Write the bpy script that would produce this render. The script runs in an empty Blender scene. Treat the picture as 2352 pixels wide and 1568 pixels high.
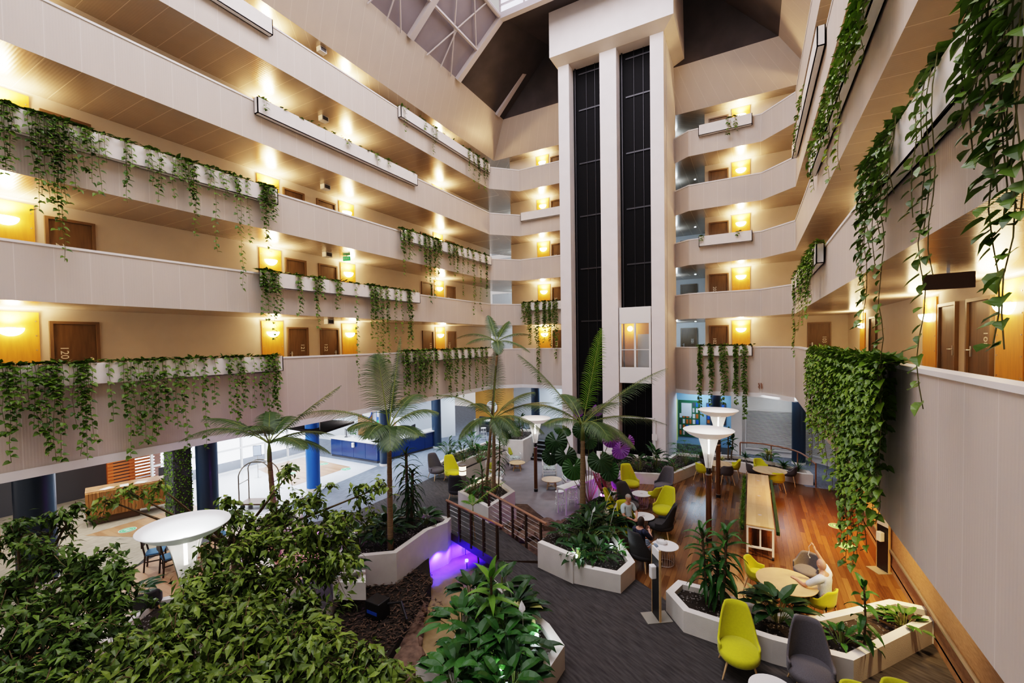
import bpy, bmesh, math, random
from mathutils import Vector, Matrix
from mathutils.geometry import tessellate_polygon
PI = math.pi
SC = bpy.context.scene
COL = SC.collection
RND = random.Random(7)

# ------------------------------------------------------------------ camera model (pixels of the 2352 x 1568 frame)
F_PX, CX, CY, YAW, PIT, ROL, CZ = 997.65, 1176.0, 814.72, .5049, -.0281, -.0157, 6.0
def _axes():
    c, s = math.cos(YAW), math.sin(YAW)
    r = Vector((c, s, 0)); fw = Vector((-s, c, 0)); u = Vector((0, 0, 1))
    f2 = math.cos(PIT)*fw + math.sin(PIT)*u; u2 = -math.sin(PIT)*fw + math.cos(PIT)*u
    return math.cos(ROL)*r + math.sin(ROL)*u2, -math.sin(ROL)*r + math.cos(ROL)*u2, f2
R3, U3, F3 = _axes()
def ray(x, y): return R3*((x-CX)/F_PX) - U3*((y-CY)/F_PX) + F3
def G(x, y, z=0.0):            # where the line of sight through a pixel meets the level z
    d = ray(x, y); t = (z-CZ)/d.z
    return Vector((d.x*t, d.y*t, z))
def AX(x, y, X):
    d = ray(x, y); t = X/d.x
    return Vector((X, d.y*t, CZ+d.z*t))
def AY(x, y, Y):
    d = ray(x, y); t = Y/d.y
    return Vector((d.x*t, Y, CZ+d.z*t))
def DEP(x, y, dep):            # at a given depth
    d = ray(x, y); return Vector((0, 0, CZ)) + d*dep
def depth_of(p): return (Vector(p)-Vector((0, 0, CZ))).dot(F3)

# ------------------------------------------------------------------ materials
MATS = {}
def nodes_of(name):
    m = bpy.data.materials.new(name); m.use_nodes = True
    nt = m.node_tree; b = nt.nodes['Principled BSDF']
    return m, nt, b
def mat(name, col, rough=.6, metal=0, var=0, vscale=4, bump=0, bscale=40, em=0, emcol=None, trans=0, alpha=1, spec=None, stretch=None, sheen=0, turn=0):
    m, nt, b = nodes_of(name)
    b.inputs['Base Color'].default_value = (*col, 1)
    b.inputs['Roughness'].default_value = rough; b.inputs['Metallic'].default_value = metal
    if spec is not None: b.inputs['Specular IOR Level'].default_value = spec
    if sheen: b.inputs['Sheen Weight'].default_value = sheen
    tc = nt.nodes.new('ShaderNodeTexCoord'); src = tc.outputs['Object']
    if turn:
        mt_ = nt.nodes.new('ShaderNodeMapping'); mt_.inputs['Rotation'].default_value = (0, 0, turn)
        nt.links.new(src, mt_.inputs['Vector']); src = mt_.outputs['Vector']
    if stretch:
        mp = nt.nodes.new('ShaderNodeMapping'); mp.inputs['Scale'].default_value = stretch
        nt.links.new(src, mp.inputs['Vector']); src = mp.outputs['Vector']
    if var:
        n = nt.nodes.new('ShaderNodeTexNoise'); n.inputs['Scale'].default_value = vscale; n.inputs['Detail'].default_value = 4
        nt.links.new(src, n.inputs['Vector'])
        r = nt.nodes.new('ShaderNodeValToRGB')
        r.color_ramp.elements[0].position = .3; r.color_ramp.elements[1].position = .7
        r.color_ramp.elements[0].color = (*[max(0, c*(1-var)) for c in col], 1)
        r.color_ramp.elements[1].color = (*[min(1, c*(1+var)) for c in col], 1)
        nt.links.new(n.outputs['Fac'], r.inputs['Fac']); nt.links.new(r.outputs['Color'], b.inputs['Base Color'])
    if bump:
        n = nt.nodes.new('ShaderNodeTexNoise'); n.inputs['Scale'].default_value = bscale
        nt.links.new(src, n.inputs['Vector'])
        bp = nt.nodes.new('ShaderNodeBump'); bp.inputs['Strength'].default_value = bump; bp.inputs['Distance'].default_value = .02
        nt.links.new(n.outputs['Fac'], bp.inputs['Height']); nt.links.new(bp.outputs['Normal'], b.inputs['Normal'])
    if em:
        b.inputs['Emission Color'].default_value = (*(emcol or col), 1); b.inputs['Emission Strength'].default_value = em
        m.cycles.emission_sampling = 'NONE'
    if trans: b.inputs['Transmission Weight'].default_value = trans
    if alpha < 1: b.inputs['Alpha'].default_value = alpha
    MATS[name] = m
    return m
def stripes(name, col, seam, pitch, width, rough=.6, metal=0, var=.05, axis='u', fine=0, fdepth=.3, bumpd=.0, tone=0):
    """panels along the UV u direction with a seam every PITCH metres; FINE: narrow ribs"""
    m, nt, b = nodes_of(name); N = nt.nodes.new; L = nt.links.new
    b.inputs['Roughness'].default_value = rough; b.inputs['Metallic'].default_value = metal
    uv = N('ShaderNodeUVMap'); sx = N('ShaderNodeSeparateXYZ'); L(uv.outputs['UV'], sx.inputs[0])
    u = sx.outputs['X' if axis == 'u' else 'Y']
    def M(op, a, b_=None):
        n = N('ShaderNodeMath'); n.operation = op
        for i, v in enumerate((a, b_)):
            if v is None: continue
            if isinstance(v, (int, float)): n.inputs[i].default_value = v
            else: L(v, n.inputs[i])
        return n.outputs[0]
    d = M('DIVIDE', u, pitch); fr = M('FRACT', d); sm = M('LESS_THAN', fr, width/pitch)
    cell = M('FLOOR', d)
    wn = N('ShaderNodeTexWhiteNoise'); wn.noise_dimensions = '1D'; L(cell, wn.inputs['W'])
    tc = N('ShaderNodeTexCoord'); mp = N('ShaderNodeMapping'); mp.inputs['Scale'].default_value = (2, 2, .4); L(tc.outputs['Object'], mp.inputs[0])
    ns = N('ShaderNodeTexNoise'); ns.inputs['Scale'].default_value = 1.3; ns.inputs['Detail'].default_value = 5; L(mp.outputs[0], ns.inputs['Vector'])
    mix0 = N('ShaderNodeMix'); mix0.data_type = 'RGBA'
    mix0.inputs['A'].default_value = (*[c*(1-var) for c in col], 1); mix0.inputs['B'].default_value = (*[min(1, c*(1+var)) for c in col], 1)
    tone_v = M('ADD', M('MULTIPLY', wn.outputs['Value'], tone), M('MULTIPLY', ns.outputs['Fac'], 1-tone))
    L(tone_v, mix0.inputs['Factor'])
    mix = N('ShaderNodeMix'); mix.data_type = 'RGBA'; mix.inputs['B'].default_value = (*seam, 1)
    L(mix0.outputs['Result'], mix.inputs['A']); L(sm, mix.inputs['Factor']); L(mix.outputs['Result'], b.inputs['Base Color'])
    if fine:
        w = M('SINE', M('MULTIPLY', u, 2*PI/fine)); bp = N('ShaderNodeBump'); bp.inputs['Strength'].default_value = fdepth; bp.inputs['Distance'].default_value = .01
        L(w, bp.inputs['Height']); L(bp.outputs['Normal'], b.inputs['Normal'])
    MATS[name] = m
    return m
def planks(name, cols, w, l, rough, ang=0, rot=0, bump=0, mortar=.004):
    m, nt, b = nodes_of(name); N = nt.nodes.new; L = nt.links.new
    tc = N('ShaderNodeTexCoord'); mp = N('ShaderNodeMapping'); mp.inputs['Rotation'].default_value = (0, 0, rot); L(tc.outputs['Object'], mp.inputs[0])
    br = N('ShaderNodeTexBrick'); br.inputs['Scale'].default_value = 1; br.inputs['Brick Width'].default_value = l; br.inputs['Row Height'].default_value = w
    br.inputs['Mortar Size'].default_value = mortar; br.inputs['Color1'].default_value = (0, 0, 0, 1); br.inputs['Color2'].default_value = (1, 1, 1, 1); br.inputs['Mortar'].default_value = (.1, .1, .1, 1)
    br.offset = .37; L(mp.outputs[0], br.inputs['Vector'])
    ms = N('ShaderNodeMapping'); ms.inputs['Scale'].default_value = (1.2, 14, 1); L(mp.outputs[0], ms.inputs[0])
    ns = N('ShaderNodeTexNoise'); ns.inputs['Scale'].default_value = 2; ns.inputs['Detail'].default_value = 5; L(ms.outputs[0], ns.inputs['Vector'])
    ad = N('ShaderNodeMath'); ad.operation = 'MULTIPLY_ADD'; ad.inputs[1].default_value = .6; L(br.outputs['Color'], ad.inputs[0])
    mu = N('ShaderNodeMath'); mu.operation = 'MULTIPLY'; mu.inputs[1].default_value = .45; L(ns.outputs['Fac'], mu.inputs[0]); L(mu.outputs[0], ad.inputs[2])
    rp = N('ShaderNodeValToRGB'); L(ad.outputs[0], rp.inputs['Fac'])
    e = rp.color_ramp.elements; e[0].color = (*cols[0], 1); e[1].color = (*cols[-1], 1); e[0].position = .1; e[1].position = .95
    for i, c in enumerate(cols[1:-1]):
        k = e.new((i+1)/(len(cols)-1)); k.color = (*c, 1)
    L(rp.outputs['Color'], b.inputs['Base Color']); b.inputs['Roughness'].default_value = rough
    MATS[name] = m
    return m
def emis(name, col, s):
    m = bpy.data.materials.new(name); m.use_nodes = True; nt = m.node_tree; nt.nodes.clear()
    o = nt.nodes.new('ShaderNodeOutputMaterial'); e = nt.nodes.new('ShaderNodeEmission')
    e.inputs['Color'].default_value = (*col, 1); e.inputs['Strength'].default_value = s
    nt.links.new(e.outputs[0], o.inputs['Surface']); m.cycles.emission_sampling = 'NONE'; MATS[name] = m
    return m
def leafmat(name, c1, c2, scale=3.0, rough=.42, tr=.12):
    m, nt, b = nodes_of(name); N = nt.nodes.new; L = nt.links.new
    g = N('ShaderNodeNewGeometry'); rp = N('ShaderNodeValToRGB')
    tc = N('ShaderNodeTexCoord'); ns = N('ShaderNodeTexNoise'); ns.inputs['Scale'].default_value = scale; ns.inputs['Detail'].default_value = 1
    L(tc.outputs['Object'], ns.inputs['Vector'])
    ad = N('ShaderNodeMath'); ad.operation = 'ADD'; ml = N('ShaderNodeMath'); ml.operation = 'MULTIPLY'; ml.inputs[1].default_value = .55
    L(g.outputs['Random Per Island'], ml.inputs[0]); L(ml.outputs[0], ad.inputs[0])
    m2 = N('ShaderNodeMath'); m2.operation = 'MULTIPLY'; m2.inputs[1].default_value = .5; L(ns.outputs['Fac'], m2.inputs[0]); L(m2.outputs[0], ad.inputs[1])
    L(ad.outputs[0], rp.inputs['Fac']); e = rp.color_ramp.elements
    e[0].position = .15; e[1].position = .9; e[0].color = (*c1, 1); e[1].color = (*c2, 1)
    L(rp.outputs['Color'], b.inputs['Base Color']); b.inputs['Roughness'].default_value = rough; b.inputs['Specular IOR Level'].default_value = .35
    if tr:
        o = nt.nodes['Material Output']; t = N('ShaderNodeBsdfTranslucent'); mx = N('ShaderNodeMixShader'); mx.inputs['Fac'].default_value = tr
        L(rp.outputs['Color'], t.inputs['Color']); L(b.outputs[0], mx.inputs[1]); L(t.outputs[0], mx.inputs[2]); L(mx.outputs[0], o.inputs['Surface'])
    MATS[name] = m
    return m

# ------------------------------------------------------------------ mesh builder
class MB:
    def __init__(s): s.v = []; s.f = []; s.mi = []; s.uv = {}
    def add(s, vs, fs, mi=0):
        b = len(s.v); s.v.extend([tuple(v) for v in vs])
        for f in fs: s.f.append(tuple(b+i for i in f)); s.mi.append(mi)
        return s
    def quad(s, a, b, c, d, mi=0, uv=None):
        if uv: s.uv[len(s.f)] = uv
        return s.add((a, b, c, d), ((0, 1, 2, 3),), mi)
    def box(s, x0, y0, z0, x1, y1, z1, mi=0, M=None):
        vs = [Vector((x, y, z)) for z in (z0, z1) for y in (y0, y1) for x in (x0, x1)]
        if M: vs = [M @ v for v in vs]
        return s.add(vs, ((0, 2, 3, 1), (4, 5, 7, 6), (0, 1, 5, 4), (2, 6, 7, 3), (0, 4, 6, 2), (1, 3, 7, 5)), mi)
    def bar(s, a, b, w, h=None, mi=0, up=(0, 0, 1)):
        a, b = Vector(a), Vector(b); h = h or w; d = (b-a).normalized(); u = Vector(up)
        if abs(d.dot(u)) > .98: u = Vector((0, 1, 0))
        x = d.cross(u).normalized(); y = x.cross(d)
        vs = [p+x*i*w/2+y*j*h/2 for p in (a, b) for i, j in ((-1, -1), (1, -1), (1, 1), (-1, 1))]
        return s.add(vs, ((3, 2, 1, 0), (4, 5, 6, 7), (0, 1, 5, 4), (1, 2, 6, 5), (2, 3, 7, 6), (3, 0, 4, 7)), mi)
    def tube(s, pts, r, n=8, mi=0, cap=True):
        pts = [Vector(p) for p in pts]; k = len(pts); rs = r if isinstance(r, (list, tuple)) else [r]*k
        ref = None; vs = []
        for i, p in enumerate(pts):
            d = (pts[min(i+1, k-1)]-pts[max(i-1, 0)]).normalized()
            if ref is None:
                ref = d.cross(Vector((0, 0, 1)) if abs(d.z) < .9 else Vector((1, 0, 0))).normalized()
            ref = (ref-d*ref.dot(d)).normalized(); y = d.cross(ref)
            vs += [p+(ref*math.cos(2*PI*j/n)+y*math.sin(2*PI*j/n))*rs[i] for j in range(n)]
        fs = [(i*n+j, i*n+(j+1) % n, (i+1)*n+(j+1) % n, (i+1)*n+j) for i in range(k-1) for j in range(n)]
        if cap: fs += [tuple(range(n))[::-1], tuple((k-1)*n+j for j in range(n))]
        return s.add(vs, fs, mi)
    def lathe(s, prof, n=24, c=(0, 0, 0), mi=0, sx=1, sy=1, cap=True):
        vs = [(c[0]+r*sx*math.cos(2*PI*j/n), c[1]+r*sy*math.sin(2*PI*j/n), c[2]+z) for r, z in prof for j in range(n)]
        k = len(prof)
        fs = [(i*n+j, i*n+(j+1) % n, (i+1)*n+(j+1) % n, (i+1)*n+j) for i in range(k-1) for j in range(n)]
        if cap:
            if prof[0][0] > 1e-4: fs.append(tuple(range(n))[::-1])
            if prof[-1][0] > 1e-4: fs.append(tuple((k-1)*n+j for j in range(n)))
        return s.add(vs, fs, mi)
    def prism(s, poly, z0, z1, mi=0, mit=None, bottom=True):
        n = len(poly); ar = sum(poly[i][0]*poly[(i+1) % n][1]-poly[(i+1) % n][0]*poly[i][1] for i in range(n))
        if ar < 0: poly = poly[::-1]
        b = len(s.v); s.v.extend([(p[0], p[1], z0) for p in poly]+[(p[0], p[1], z1) for p in poly])
        for i in range(n):
            j = (i+1) % n; s.f.append((b+i, b+j, b+n+j, b+n+i)); s.mi.append(mi)
        for t in tessellate_polygon([[Vector((p[0], p[1], 0)) for p in poly]]):
            a, c, d = t; pa, pc, pd = (Vector(poly[i][:2]) for i in t)
            if (pc-pa).cross(pd-pa) < 0: a, c, d = a, d, c
            s.f.append((b+n+a, b+n+c, b+n+d)); s.mi.append(mi if mit is None else mit)
            if bottom: s.f.append((b+d, b+c, b+a)); s.mi.append(mi)
        return s
    def ribbon(s, path, z0, z1, off=0, mi=0, u0=0, flip=False):
        u = u0
        for a, b in zip(path[:-1], path[1:]):
            l = math.hypot(b[0]-a[0], b[1]-a[1])
            q = [(a[0], a[1], z0), (b[0], b[1], z0), (b[0], b[1], z1), (a[0], a[1], z1)]
            uv = [(u, z0), (u+l, z0), (u+l, z1), (u, z1)]
            if flip: q.reverse(); uv.reverse()
            s.quad(*q, mi=mi, uv=uv); u += l
        return s
    def build(s, name, mats, parent=None, smooth=False, loc=None, rz=0):
        me = bpy.data.meshes.new(name); me.from_pydata(s.v, [], s.f)
        if not isinstance(mats, (list, tuple)): mats = [mats]
        for m in mats: me.materials.append(m)
        if len(mats) > 1: me.polygons.foreach_set('material_index', s.mi)
        if s.uv:
            ul = me.uv_layers.new(name='UVMap').data
            for pi, uvs in s.uv.items():
                p = me.polygons[pi]
                for k, li in enumerate(p.loop_indices): ul[li].uv = uvs[k]
        if smooth: me.polygons.foreach_set('use_smooth', [True]*len(me.polygons))
        me.update()
        return link(name, me, parent, loc, rz)
def link(name, me, parent=None, loc=None, rz=0):
    o = bpy.data.objects.new(name, me); COL.objects.link(o)
    if parent: o.parent = parent
    if loc is not None: o.location = loc
    if rz: o.rotation_euler = (0, 0, rz)
    return o
def tag(o, label, cat, group=None, kind=None):
    if label: o['label'] = label
    if cat: o['category'] = cat
    if group: o['group'] = group
    if kind: o['kind'] = kind
    return o
def thing(name, label, cat, loc=(0, 0, 0), rz=0, group=None):
    o = bpy.data.objects.new(name, None); COL.objects.link(o); o.empty_display_size = .1
    o.location = loc; o.rotation_euler = (0, 0, rz)
    return tag(o, label, cat, group)
def struct(o):
    o['kind'] = 'structure'; return o
def smooth_by_angle(o, ang=40):
    me = o.data
    me.polygons.foreach_set('use_smooth', [True]*len(me.polygons))
    try: me.set_sharp_from_angle(angle=math.radians(ang))
    except Exception: pass
    return o
def bevel(o, w=.01, seg=2):
    m = o.modifiers.new('edge', 'BEVEL'); m.width = w; m.segments = seg; m.limit_method = 'ANGLE'; m.angle_limit = math.radians(40)
    return o
def text_mesh(s, size, extrude=.002, align='CENTER'):
    cu = bpy.data.curves.new('text', 'FONT'); cu.body = s; cu.size = size; cu.extrude = extrude; cu.align_x = align; cu.align_y = 'CENTER'; cu.resolution_u = 3
    o = bpy.data.objects.new('text', cu); COL.objects.link(o)
    dg = bpy.context.evaluated_depsgraph_get(); dg.update()
    me = bpy.data.meshes.new_from_object(o.evaluated_get(dg)); bpy.data.objects.remove(o); bpy.data.curves.remove(cu)
    return me
def face_rz(p, t):             # rotation that turns local -Y towards T
    return math.atan2(t[0]-p[0], -(t[1]-p[1]))
def lamp(kind, loc, energy, col, size=.1, rot=None, sy=None, spot=None, blend=.5):
    l = bpy.data.lights.new('light', kind); l.energy = energy; l.color = col
    if kind == 'AREA':
        l.size = size
        if sy: l.shape = 'RECTANGLE'; l.size_y = sy
    else: l.shadow_soft_size = size
    if kind == 'SPOT': l.spot_size = math.radians(spot or 60); l.spot_blend = blend
    o = bpy.data.objects.new('light', l); COL.objects.link(o); o.location = loc
    if rot is not None: o.rotation_euler = rot
    return o
def aim(o, t):
    o.rotation_euler = (Vector(t)-o.location).to_track_quat('-Z', 'Y').to_euler(); return o

# ------------------------------------------------------------------ palette
stripes('parapet', (.58, .51, .45), (.68, .61, .55), .62, .016, rough=.55, var=.07, fine=.052, fdepth=.10)
stripes('parapet_top', (.55, .47, .40), (.64, .56, .48), .62, .02, rough=.4, var=.06, metal=.15, fine=.052, fdepth=.08)
stripes('soffit', (.46, .395, .33), (.80, .70, .57), .62, .014, rough=.24, var=.08, metal=.5, fine=.06, fdepth=.045)
mat('trim_white', (.86, .82, .79), .45)
mat('trough', (.85, .80, .76), .5, var=.03)
mat('cream', (.70, .62, .53), .75, var=.03, vscale=2)
mat('coolwall', (.72, .76, .80), .7)
mat('white', (.84, .83, .81), .6, var=.02)
mat('render_white', (.74, .71, .66), .75, var=.05, vscale=3, bump=.15, bscale=60)
mat('tower', (.80, .76, .76), .7, var=.03, vscale=2, bump=.05)
mat('shaft', (.004, .004, .005), .6, spec=.15)
mat('shaft_metal', (.05, .05, .055), .4, metal=.6)
mat('door', (.115, .075, .04), .45, var=.25, vscale=3, stretch=(4, 4, .5))
mat('door_frame', (.16, .105, .06), .45)
mat('number', (.78, .76, .70), .5)
mat('steel', (.55, .55, .55), .3, metal=.9)
mat('orange_panel', (.72, .33, .045), .4, var=.12, vscale=3, stretch=(5, 5, .6))
emis('bulb', (1, .78, .42), 22)
emis('cool_glow', (.80, .90, 1), 9)
mat('soil', (.025, .018, .012), .95, var=.6, vscale=30, bump=.6, bscale=60)
mat('rock', (.16, .105, .075), .85, var=.4, vscale=6, bump=.5, bscale=12)
mat('carpet_dark', (.050, .047, .046), .95, var=.38, vscale=2.2, stretch=(1.3, 9, 1), turn=.5)
mat('carpet_blue', (.17, .20, .25), .95, var=.2, vscale=1.5, stretch=(8, 2, 1))
mat('carpet_beige', (.36, .31, .24), .95, var=.2, vscale=2, stretch=(6, 2, 1))
mat('tile_grey', (.21, .19, .20), .55, var=.12, vscale=3)
mat('tile_white', (.72, .74, .78), .25, var=.03)
planks('deck', [(.055, .024, .011), (.105, .050, .021), (.16, .082, .033), (.25, .135, .055)], .13, 1.9, .2, rot=PI/2)
planks('lobby_wood', [(.30, .15, .08), (.42, .24, .13), (.50, .30, .18)], .18, 1.4, .3)
planks('desk_wood', [(.25, .105, .025), (.38, .17, .045), (.46, .22, .06)], .06, 3, .4, rot=0)
planks('top_wood', [(.50, .34, .16), (.62, .44, .22), (.70, .52, .29)], .10, 1.2, .35, rot=PI/2, mortar=.001)
mat('beech', (.62, .42, .22), .45, var=.1, vscale=4)
mat('post_wood', (.12, .055, .02), .3, var=.3, vscale=3, stretch=(6, 6, .5))
mat('rail_wood', (.26, .13, .08), .4, var=.2, vscale=4)
mat('bronze', (.12, .075, .05), .45, metal=.5)
mat('yellow_fabric', (.58, .56, .012), .85, var=.05, vscale=30, bump=.08, bscale=300, sheen=.2)
mat('grey_fabric', (.105, .10, .11), .9, var=.15, vscale=60, bump=.1, bscale=300, sheen=.15)
mat('dark_fabric', (.045, .045, .047), .9, var=.15, vscale=60)
mat('black', (.012, .012, .013), .45)
mat('white_paint', (.85, .85, .84), .35)
mat('navy', (.012, .03, .085), .18)
mat('navy_col', (.02, .04, .07), .35)
mat('blue_col', (.03, .16, .55), .4)
mat('blue', (.03, .12, .55), .5)
mat('dark_grey', (.075, .075, .085), .6)
mat('slat_orange', (.55, .15, .03), .5)
mat('moss', (.10, .19, .02), .95, var=.5, vscale=25, bump=.8, bscale=50)
mat('frosted', (.9, .92, .93), .35, trans=.35)
mat('glow_shade', (.95, .93, .90), .5, em=.12, emcol=(1, .90, .80))
mat('glow_shade_cool', (.92, .94, .94), .5, em=.05, emcol=(.85, .95, 1))
mat('glass', (.95, .98, 1), .02, trans=.9)
mat('skin', (.56, .30, .22), .5, var=.05, vscale=8)
mat('hair_dark', (.03, .018, .012), .7)
mat('roof_panel', (.30, .27, .30), .8, var=.08, vscale=1)
mat('roof_unlit', (.085, .075, .075), .9, var=.15, vscale=1)  # unlit roof panels at the far end: lack of light put into the colour
mat('roof_steel', (.60, .54, .53), .55)
mat('green_sign', (.02, .35, .10), .5, em=.25, emcol=(.05, .8, .25))
mat('sticker_green', (.10, .50, .22), .5)
mat('bark', (.14, .10, .055), .8, var=.35, vscale=8, stretch=(1, 1, 6))
mat('palm_bark', (.26, .19, .11), .75, var=.3, vscale=3, stretch=(.5, .5, 9))
mat('stalk', (.16, .20, .05), .6)
mat('vine_stem', (.12, .12, .04), .7)
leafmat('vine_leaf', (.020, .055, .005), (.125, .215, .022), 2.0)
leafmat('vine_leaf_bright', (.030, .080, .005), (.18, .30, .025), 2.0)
leafmat('palm_leaf', (.030, .060, .022), (.095, .15, .055), 1.5)
leafmat('palm_bright', (.06, .17, .01), (.16, .33, .03), 1.5, tr=.3)
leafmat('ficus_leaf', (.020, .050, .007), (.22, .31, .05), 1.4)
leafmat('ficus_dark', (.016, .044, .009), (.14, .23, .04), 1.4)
leafmat('broad_dark', (.010, .038, .010), (.030, .085, .022), 2)
leafmat('broad_mid', (.018, .075, .014), (.055, .17, .03), 2)
leafmat('broad_light', (.06, .17, .02), (.18, .34, .05), 2)
leafmat('cream_leaf', (.35, .36, .10), (.60, .58, .28), 5)
M = MATS
# ================================================================== the building
XL, YF, XR = -13.93, 24.02, 1.66
WL, WF, WR = -16.2, 25.8, 4.0
H, L1 = 2.75, 4.64
def FL(k): return L1+H*(k-1)
LEVEL = ['', 'first', 'second', 'third', 'fourth', 'fifth']
PL_ = [(XL, -5), (XL, 22.64), (-12.58, YF), (-8.7, YF)]
PR_ = [(-3.75, 24.72), (-2.83, YF), (.41, YF), (XR, 22.67), (XR, -5)]
def offset(path, d):           # positive: towards the atrium side on the right-hand of travel
    out = []
    for i, p in enumerate(path):
        n = Vector((0, 0))
        for a, b in ((i-1, i), (i, i+1)):
            if a < 0 or b >= len(path): continue
            v = Vector((path[b][0]-path[a][0], path[b][1]-path[a][1])).normalized(); n += Vector((v.y, -v.x))
        n.normalize()
        if 0 < i < len(path)-1:
            v = Vector((path[i][0]-path[i-1][0], path[i][1]-path[i-1][1])).normalized(); n /= max(.4, n.dot(Vector((v.y, -v.x))))
        out.append((p[0]+n.x*d, p[1]+n.y*d))
    return out
for k in range(1, 6):
    zt = FL(k)+1.0; zb = FL(k)-.31 if k > 1 else 3.39
    for nm, path in (('left', PL_), ('right', PR_)):
        back = offset(path, -.14)
        m = MB(); m.ribbon(path, zb, zt-.05, mi=0); m.ribbon(back, zb, zt-.05, mi=0, flip=True)
        b = struct(m.build('wall_gallery_'+nm, M['parapet']))
        c0, c1 = offset(path, .02), offset(path, -.17); m = MB()
        m.ribbon(c0, zt-.055, zt); m.ribbon(c1, zt-.055, zt, flip=True)
        for i in range(len(path)-1):
            m.quad((*c0[i], zt), (*c0[i+1], zt), (*c1[i+1], zt), (*c1[i], zt))
            m.quad((*c0[i+1], zt-.055), (*c0[i], zt-.055), (*c1[i], zt-.055), (*c1[i+1], zt-.055))
        m.build('capping', M['trim_white'], b)
        if k == 1:
            path = path if nm == 'left' else path[:4]; m = MB(); p0, p1 = offset(path, .03), offset(path, -.5)
            m.ribbon(p0, 3.19, 3.40); m.ribbon(p1, 3.19, 3.40, flip=True)
            for i in range(len(path)-1):
                m.quad((*p0[i+1], 3.19), (*p0[i], 3.19), (*p1[i], 3.19), (*p1[i+1], 3.19))
            m.build('edge_beam', M['white'], b)
    # slab: shiny strip soffit below, floor above
    full = PL_+PR_; out = [(-19.5, -5), (-19.5, 22.6), (-14.5, 32), (-8.7, 32), (-3.75, 32), (-2.83, 32), (.6, 32), (8, 25), (8, -5)]
    m = MB(); u = 0
    inn = full
    for i in range(len(full)-1):
        l = math.hypot(full[i+1][0]-full[i][0], full[i+1][1]-full[i][1])
        zs = FL(k)-.31 if k > 1 else 3.5
        uv = [(u, 0), (u+l, 0), (u+l, 3), (u, 3)]
        m.quad((*inn[i], zs), (*out[i], zs), (*out[i+1], zs), (*inn[i+1], zs), mi=0, uv=[uv[0], uv[3], uv[2], uv[1]])
        m.quad((*inn[i], FL(k)), (*inn[i+1], FL(k)), (*out[i+1], FL(k)), (*out[i], FL(k)), mi=1, uv=uv)
        u += l
    struct(m.build('ceiling' if k > 1 else 'ceiling_lobby', [M['soffit'] if k > 1 else M['white'], M['carpet_beige']]))
# ceiling over the fifth gallery and the sloping fascia above it
def strip(path, outp, z, name, mt):
    m = MB(); u = 0
    for i in range(len(path)-1):
        l = math.hypot(path[i+1][0]-path[i][0], path[i+1][1]-path[i][1]); uv = [(u, 0), (u, 3), (u+l, 3), (u+l, 0)]
        m.quad((*path[i], z), (*outp[i], z), (*outp[i+1], z), (*path[i+1], z), uv=uv); u += l
    return struct(m.build(name, mt))
fb = [(-15.0, -5), (-15.0, 25.1), (2.75, 25.1), (2.75, -5)]; ft = [(-13.85, -5), (-13.85, 24.4), (1.1, 24.4), (1.1, -5)]
ZB5, ZT5 = 18.08, 20.2
strip(fb, [(-19.5, -5), (-19.5, 30), (8, 30), (8, -5)], ZB5, 'ceiling_upper', M['soffit'])
for i, nm in enumerate(('left', 'back', 'right')):
    m = MB(); l = math.hypot(fb[i+1][0]-fb[i][0], fb[i+1][1]-fb[i][1])
    n = 24
    for j in range(n):
        a, b = j/n, (j+1)/n
        P = lambda q0, q1, t, z: (q0[0]+(q1[0]-q0[0])*t, q0[1]+(q1[1]-q0[1])*t, z)
        m.quad(P(fb[i], fb[i+1], a, ZB5), P(fb[i], fb[i+1], b, ZB5), P(ft[i], ft[i+1], b, ZT5), P(ft[i], ft[i+1], a, ZT5), uv=[(l*a, 0), (l*b, 0), (l*b, 2), (l*a, 2)])
    struct(m.build('wall_fascia_'+nm, M['parapet_top']))
# corridor walls, one per gallery side
for k in range(1, 6):
    z0, z1 = FL(k), FL(k)+2.45
    m = MB(); m.quad((WL, -5, z0), (WL, 26.3, z0), (WL, 26.3, z1), (WL, -5, z1)); struct(m.build('wall_corridor_left', M['cream']))
    m = MB(); m.quad((-14.2, WF, z0), (-8.0, WF, z0), (-8.0, WF, z1), (-14.2, WF, z1)); m.quad((-14.2, 31, z0), (-14.2, WF, z0), (-14.2, WF, z1), (-14.2, 31, z1)); struct(m.build('wall_corridor_back', M['cream']))
    m = MB(); m.quad((-2.22, WF, z0), (WR, WF, z0), (WR, WF, z1), (-2.22, WF, z1)); m.quad((-2.22, WF, z0), (-2.22, 31, z0), (-2.22, 31, z1), (-2.22, WF, z1)); struct(m.build('wall_corridor_back', M['cream']))
    m = MB(); m.quad((WR, 27, z0), (WR, -5, z0), (WR, -5, z1), (WR, 27, z1)); struct(m.build('wall_corridor_right', M['cream']))
    m = MB(); m.quad((-18, 29.5, z0), (-8, 29.5, z0), (-8, 29.5, z1), (-18, 29.5, z1)); struct(m.build('wall_hall', M['coolwall']))
    m = MB(); m.quad((-8, 29.6, z0), (-2.2, 29.6, z0), (-2.2, 29.6, z1), (-8, 29.6, z1)); struct(m.build('wall_lift_lobby', M['coolwall']))
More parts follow.
